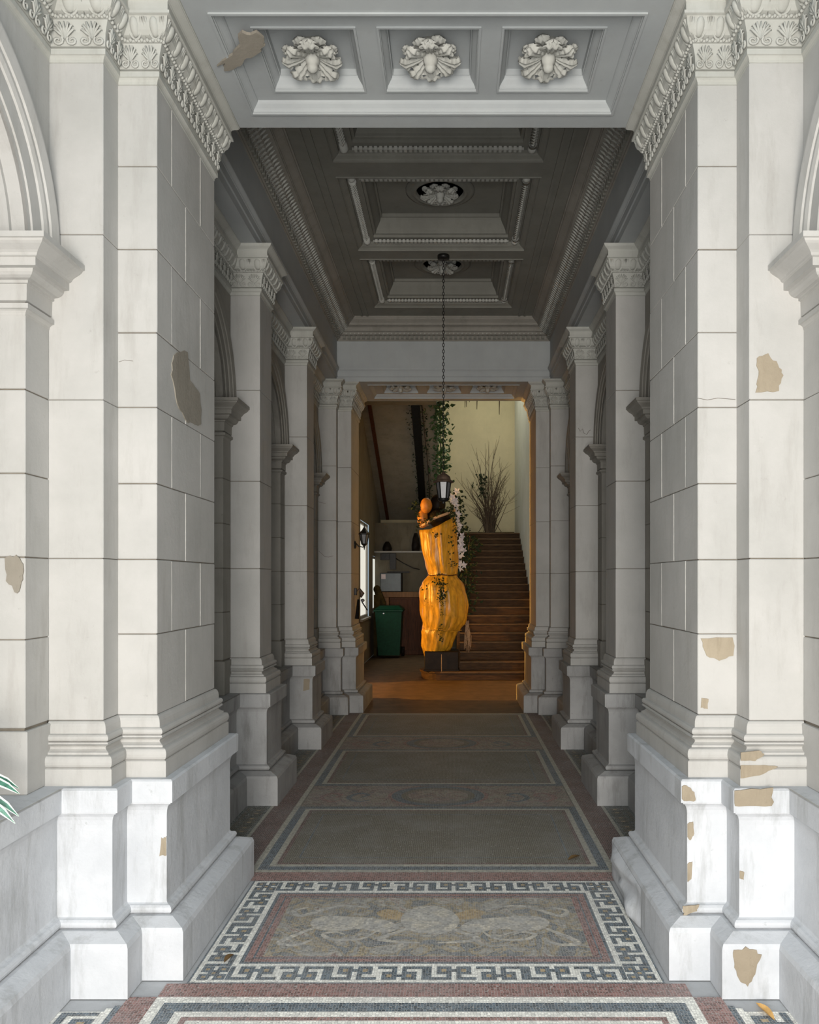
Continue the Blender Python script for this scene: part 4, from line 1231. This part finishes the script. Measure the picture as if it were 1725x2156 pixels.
m = MB(); p = px(930, 1378, YC - 0.3); q = px(930, 1416, YC - 0.3); m.tube([p, q], 0.006, 5); build(m, 'film_strip', M['straw'], wc)

# ivy garlands of the stairwell
def garland(name, label, poly, Y, k, spread, mat, s0, s1, flowers=0, seed=3):
    rg = random.Random(seed)
    pts = [px(x, y, Y) if not callable(Y) else Y(x, y) for x, y in poly]
    r = root(name, min(pts, key=lambda p: p.z), label, 'ivy')
    m = MB(); m.tube(pts, 0.012, 5); build(m, 'stem', M['twig'], r)
    m = MB()
    for i in range(k):
        t = rg.uniform(0, len(pts) - 1.001); a = int(t)
        p = pts[a].lerp(pts[a + 1], t - a) + Vector((rg.gauss(0, spread), rg.gauss(0, spread), rg.gauss(0, spread)))
        leaf(m, p, rdir(rg), rg.uniform(s0, s1), rg.uniform(0, 6))
    tag(build(m, 'ivy_leaves', M[mat], r), kind='stuff')
    if flowers:
        fm = MB()
        for q in range(5):
            a = 2 * PI * q / 5
            leaf(fm, (0, 0, 0), (math.cos(a), -0.25, math.sin(a)), 0.075, 1.57)
        me = fm.mesh('flower', M['petal'])
        for i in range(flowers):
            t = (i + 0.5) / flowers * (len(pts) - 1.001); a = int(t)
            p = pts[a].lerp(pts[a + 1], t - a) + Vector((rg.gauss(0, spread * 0.6) - 0.02, -0.12, rg.gauss(0, spread * 0.5)))
            inst(me, 'flower', p, (rg.uniform(-0.4, 0.4), rg.uniform(0, 3), rg.uniform(-0.5, 0.5)), r)
    return r
garland('flower_garland', 'ivy garland with white flowers hanging beside the golden column', [(957, 1040), (962, 1065), (966, 1095), (969, 1120), (972, 1150), (972, 1175), (970, 1200)], 13.45, 420, 0.065, 'leafd', 0.05, 0.09, 34, 21)
garland('ivy_garland', 'dark ivy climbing along the foot of the stair rail', [(990, 1128), (988, 1150), (984, 1185), (982, 1215), (980, 1240), (983, 1265), (976, 1290)], 13.9, 380, 0.09, 'leafd', 0.05, 0.10, 0, 22)
def soff(x, y):
    # point on the sloping soffit plane
    Y = (4.76 + 0.43 * 15.03 - CZ) / ((VY - y) / F + 0.43)
    p = px(x, y, Y - 0.1); return p
garland('ivy_garland', 'bright green ivy hanging behind the pendant lantern chain', [(924, 835), (926, 860), (927, 900), (928, 940), (930, 980), (926, 1010)], soff, 520, 0.10, 'leaf', 0.06, 0.12, 0, 23)
garland('ivy_garland', 'dry ivy along the left edge of the black beam', [(866, 850), (870, 900), (876, 960), (880, 1010), (882, 1050)], soff, 200, 0.045, 'leafd', 0.03, 0.06, 0, 24)
garland('ivy_garland', 'dry ivy along the right edge of the black beam', [(888, 850), (893, 900), (899, 960), (903, 1010), (905, 1050)], soff, 200, 0.045, 'leafd', 0.03, 0.06, 0, 25)
# drooping dry stalks hanging from above the landing
for i, (x, y0, y1) in enumerate(((981, 835, 858), (984, 835, 857), (990, 835, 847), (1006, 850, 862), (1053, 835, 873))):
    m = MB(); a, b = px(x, y0, 18.0), px(x - 1.5, y1, 18.0)
    a.z = 6.998
    m.tube([a, a.lerp(b, 0.6), b], [0.012, 0.02, 0.006], 5)
    o = build(m, 'hanging_stalk', M['twig'])
    tag(o, 'dry stalk dangling in front of the cream wall under the doorway soffit', 'stalk', 'dry stalks dangling above the landing')
# bundle of bare branches on the landing
br = root('branch_bundle', (1.0, 17.75, 2.66), 'bundle of bare dry branches standing at the top of the stairs', 'branches')
rg = random.Random(9)
YB = 17.85
base = px(1032, 1120, YB); base.z = 2.66
m = MB()
tips = [(973, 1012), (993, 968), (1003, 952), (1046, 925), (1040, 945), (1053, 975), (1058, 980), (1022, 933), (1030, 930), (1075, 1030), (1085, 1040), (960, 1005), (1066, 1000), (1010, 1000), (1000, 1050), (1048, 1000), (990, 1040), (1062, 1060)]
for k in range(64):
    tx, ty = tips[k] if k < len(tips) else (rg.gauss(1032, 24), rg.uniform(975, 1075))
    tip = px(tx, ty, YB + rg.uniform(-0.25, 0.6)); tip.x = min(tip.x, 1.5)
    b = base + Vector((rg.uniform(-0.10, 0.10), rg.uniform(-0.05, 0.08), 0))
    mid = b.lerp(tip, 0.4); mid.x = b.x + (tip.x - b.x) * 0.22 + rg.gauss(0, 0.02); 
    hi = b.lerp(tip, 0.72); hi.x = b.x + (tip.x - b.x) * 0.62 + rg.gauss(0, 0.03)
    m.tube([b, mid, hi, tip], [0.011, 0.008, 0.0055, 0.002], 4)
    for q in range(4):
        s0 = mid.lerp(tip, rg.uniform(0.05, 0.9)); d = (tip - b) * 0.16 + Vector((rg.gauss(0, 0.13), rg.gauss(0, 0.1), rg.uniform(0, 0.15)))
        m.tube([s0, s0 + d * 0.6, s0 + d], [0.004, 0.003, 0.0015], 3)
build(m, 'branches', M['twig'], br)
m = MB()
vine_on(m, [(1012, 1000), (1018, 1010), (1014, 1030), (1016, 1040)], 70, 4, rg, 0.05, 0.10, 0, YB - 0.1)
vine_on(m, [(990, 1025), (1000, 1025)], 10, 4, rg, 0.04, 0.08, 0, YB - 0.1)
tag(build(m, 'dry_leaves', M['leafd'], br), kind='stuff')
for i, (dx, ) in enumerate(((-0.28,), (0.27,), (-0.16,))):
    m = MB(); m.tube([base + Vector((dx, -0.06, 0.0)), base + Vector((dx * 0.15, 0, 0.36))], 0.008, 5); build(m, 'prop', M['twig'], br)

# ------------------------------------------------------------------ things stored under the landing
YBN = 16.66
wb = root('wheelie_bin', (-1.2, YBN, 0), 'green plastic wheelie bin standing below the window', 'bin')
m = MB()
def taper(mb, x0, x1, y0, y1, z0, X0, X1, Y0, Y1, z1):
    mb.add([(x0, y0, z0), (x1, y0, z0), (x1, y1, z0), (x0, y1, z0), (X0, Y0, z1), (X1, Y0, z1), (X1, Y1, z1), (X0, Y1, z1)],
           [(3, 2, 1, 0), (4, 5, 6, 7), (0, 1, 5, 4), (1, 2, 6, 5), (2, 3, 7, 6), (3, 0, 4, 7)])
taper(m, -1.42, -0.98, YBN - 0.22, YBN + 0.25, 0.06, -1.48, -0.93, YBN - 0.30, YBN + 0.32, 0.97); build(m, 'bin_body', M['bin'], wb)
m = MB(); m.cbox(-1.51, -0.90, YBN - 0.33, YBN + 0.30, 0.965, 1.01, 0.01); build(m, 'bin_rim', M['bin'], wb)
m = MB(); taper(m, -1.50, -0.91, YBN - 0.34, YBN + 0.36, 1.012, -1.40, -1.0, YBN - 0.20, YBN + 0.30, 1.085); build(m, 'bin_lid', M['bin'], wb)
for s in (-1.46, -0.94):
    m = MB(); m.lathe(s - 0.03, YBN + 0.27, [(0.10, 0), (0.10, 0.06)], 16, 'x', cz=0.10); build(m, 'wheel', M['black'], wb)
m = MB(); m.ball((-1.30, YBN - 0.30, 0.93), 0.02, 0.01, 0.014, 8, 5); build(m, 'lid_catch', M['petal'], wb)
cb = root('wooden_counter', (-0.95, 17.45, 0), 'dark wooden counter with a lighter top behind the wheelie bin', 'cabinet')
m = MB(); m.cbox(-1.25, -0.45, 17.22, 17.50, 0.0, 1.24, 0.006); build(m, 'body', M['cabwood'], cb)
m = MB(); m.cbox(-1.48, -0.45, 17.20, 17.51, 1.245, 1.36, 0.006); build(m, 'counter_top', M['cabtop'], cb)
m = MB(); m.cbox(-1.42, -1.26, 17.20, 17.50, 0.0, 1.244, 0.006); build(m, 'end_panel', M['cabtop'], cb)
for k in range(2):
    m = MB(); m.cbox(-1.22 + 0.39 * k, -0.86 + 0.39 * k, 17.205, 17.22, 0.10, 1.20, 0.004); build(m, 'door', M['cabwood'], cb)
mc = root('metal_cabinet', (-1.22, 17.36, 1.36), 'grey metal cabinet with a paper label standing on the wooden counter', 'cabinet')
m = MB(); m.cbox(-1.46, -0.98, 17.28, 17.48, 1.361, 1.775, 0.008); build(m, 'body', M['black'], mc)
m = MB(); m.cbox(-1.445, -1.005, 17.265, 17.282, 1.375, 1.765, 0.004); build(m, 'door', M['greym'], mc)
m = MB(); m.cbox(-1.43, -1.335, 17.262, 17.266, 1.64, 1.745, 0.001); build(m, 'paper_label', M['paper'], mc)
m = MB(); m.ball((-1.5, 16.9, 0.0), 0.01, 0.01, 0.01); 
m = MB()
for k in range(7):
    m.ball((-1.51 + 0.05 * k * 0.4, 17.105 + rg.uniform(-0.01, 0.01), 1.42 - 0.05 * k), 0.08, 0.075, 0.09, 9, 6)
m.box(-1.57, -1.43, 17.02, 17.14, 0.0, 1.3)
tag(build(m, 'cloth_heap', M['olive']), 'heap of olive brown cloth beside the wheelie bin', 'cloth')
# dark fittings on the wall under the landing ledge
bs = root('iron_brackets', (-1.15, 17.5, 1.8), 'black iron bracket set on the wall below the landing ledge', 'bracket')
YK = 17.56
for nm, x0, y0, x1, y1 in (('plate', 801, 1165, 821, 1179), ('post', 821, 1165, 834, 1199), ('shelf_bar', 816, 1203, 862, 1206)):
    a, b = px(x0, y1, YK), px(x1, y0, YK)
    m = MB(); m.cbox(a.x, b.x, YK - 0.02, YK + 0.02, a.z, b.z, 0.004); build(m, nm, M['iron'], bs)
m = MB(); m.tube([px(834, 1176, YK), px(850, 1186, YK), px(870, 1196, YK), px(884, 1199, YK)], 0.010, 5); build(m, 'cable', M['iron'], bs)
tag(qwall('wall_under_landing', 'hallwall_shade', ((HXL, 17.6, 0), (0.06, 17.6, 0), (0.06, 17.6, 2.4), (HXL, 17.6, 2.4)), label='plaster wall below the landing, darkened for shade'))
for nm, lab, pts in (('dark_pot', 'dark round pot on the ledge under the upper flight', (816, 1160, 10, 20)), ('dark_pot', 'dark tapering pot at the ledge end by the column', (876, 1160, 9, 38))):
    x, y, w, hh = pts
    c = px(x, y, 17.55); k = 17.55 / F
    m = MB(); m.lathe(c.x, 17.49, [(w * 0.9 * k, 0.0), (w * k, hh * 0.3 * k), (w * 0.75 * k, hh * 0.7 * k), (w * 0.35 * k, hh * k)], 14, cz=2.2505)
    tag(build(m, nm, M['black']), lab, 'pot')

# ------------------------------------------------------------------ plant and fallen leaves
pp = root('potted_plant', (-1.62, 2.55, 0.787), 'variegated potted plant standing on the wall ledge beside the front pier', 'plant')
m = MB(); m.lathe(-1.62, 2.55, [(0.07, 0.788), (0.10, 0.93), (0.11, 0.935), (0.11, 0.96), (0.09, 0.96), (0.085, 0.93)], 20); build(m, 'pot', M['terra'], pp)
def blade(name, pts, w):
    pts = [Vector(p) for p in pts]
    k = len(pts)
    mb = MB()
    for i in range(k - 1):
        def pr(q):
            d = (pts[min(q + 1, k - 1)] - pts[max(q - 1, 0)]).normalized()
            side = d.cross(Vector((0.3, -1, 0.5))).normalized()
            ww = w * math.sin(PI * (0.12 + 0.88 * (1 - q / (k - 1)) * 0.95 + 0.0)) if q < k - 1 else 0.0008
            return side, max(0.0008, ww)
        (s0, w0), (s1, w1) = pr(i), pr(i + 1)
        p, q = pts[i], pts[i + 1]
        mb.mi = 0
        mb.quad(p - s0 * w0 * 0.55, q - s1 * w1 * 0.55, q + s1 * w1 * 0.55, p + s0 * w0 * 0.55, smooth=True)
        mb.mi = 1
        mb.quad(p + s0 * w0 * 0.55, q + s1 * w1 * 0.55, q + s1 * w1, p + s0 * w0, smooth=True)
        mb.quad(p - s0 * w0, q - s1 * w1, q - s1 * w1 * 0.55, p - s0 * w0 * 0.55, smooth=True)
    return build(mb, name, [M['leafg'], M['leafw']], pp)
c0 = Vector((-1.62, 2.55, 0.95))
for (x, y, Y) in ((40, 1660, 2.80), (42, 1672, 2.78), (40, 1719, 2.70), (32, 1734, 2.66), (20, 1650, 2.8), (-30, 1600, 2.6), (-80, 1700, 2.4), (-60, 1560, 2.7), (-120, 1640, 2.5)):
    tip = px(x, y, Y)
    mid = c0.lerp(tip, 0.55) + Vector((0, 0, 0.10))
    pts = []
    for t in range(8):
        u = t / 7
        pts.append(c0 * (1 - u) ** 2 + mid * 2 * u * (1 - u) + tip * u * u)
    blade('leaf_blade', pts, 0.016)
for i in range(10):
    a = R.uniform(0, 6.28); tip = c0 + Vector((0.16 * math.cos(a), 0.25 * math.sin(a), R.uniform(0.05, 0.2)))
    pts = [c0 * (1 - u) ** 2 + (c0 + Vector((0.08 * math.cos(a), 0.1 * math.sin(a), 0.25))) * 2 * u * (1 - u) + tip * u * u for u in [t / 6 for t in range(7)]]
    blade('leaf_blade', pts, 0.014)
def fallen(x0, y0, x1, y1, mat, label, w=0.02):
    a, b = px_floor(x0, y0), px_floor(x1, y1)
    d = (b - a); s = Vector((-d.y, d.x, 0)).normalized() * w
    mb = MB()
    up = Vector((0, 0, 0.002))
    k = 7
    for i in range(k):
        u0, u1 = i / k, (i + 1) / k
        w0, w1 = math.sin(PI * u0) ** 0.8, math.sin(PI * u1) ** 0.8
        p, q = a.lerp(b, u0), a.lerp(b, u1)
        h0, h1 = Vector((0, 0, 0.002 + 0.012 * w0)), Vector((0, 0, 0.002 + 0.012 * w1))
        mb.quad(p + s * w0 + h0, q + s * w1 + h1, q + up, p + up)
        mb.quad(p - s * w0 + h0, q - s * w1 + h1, q + up, p + up)
    tag(build(mb, 'fallen_leaf', M[mat]), label, 'leaf')
fallen(1592, 2112, 1632, 2150, 'ochreleaf', 'long ochre leaf lying beside the right pier foot', 0.016)
fallen(472, 2028, 492, 2010, 'brownleaf', 'small brown leaf lying on the key border of the mosaic', 0.014)
fallen(1196, 1812, 1222, 1802, 'brownleaf', 'dark leaf lying at the corner of the beige floor panel', 0.016)
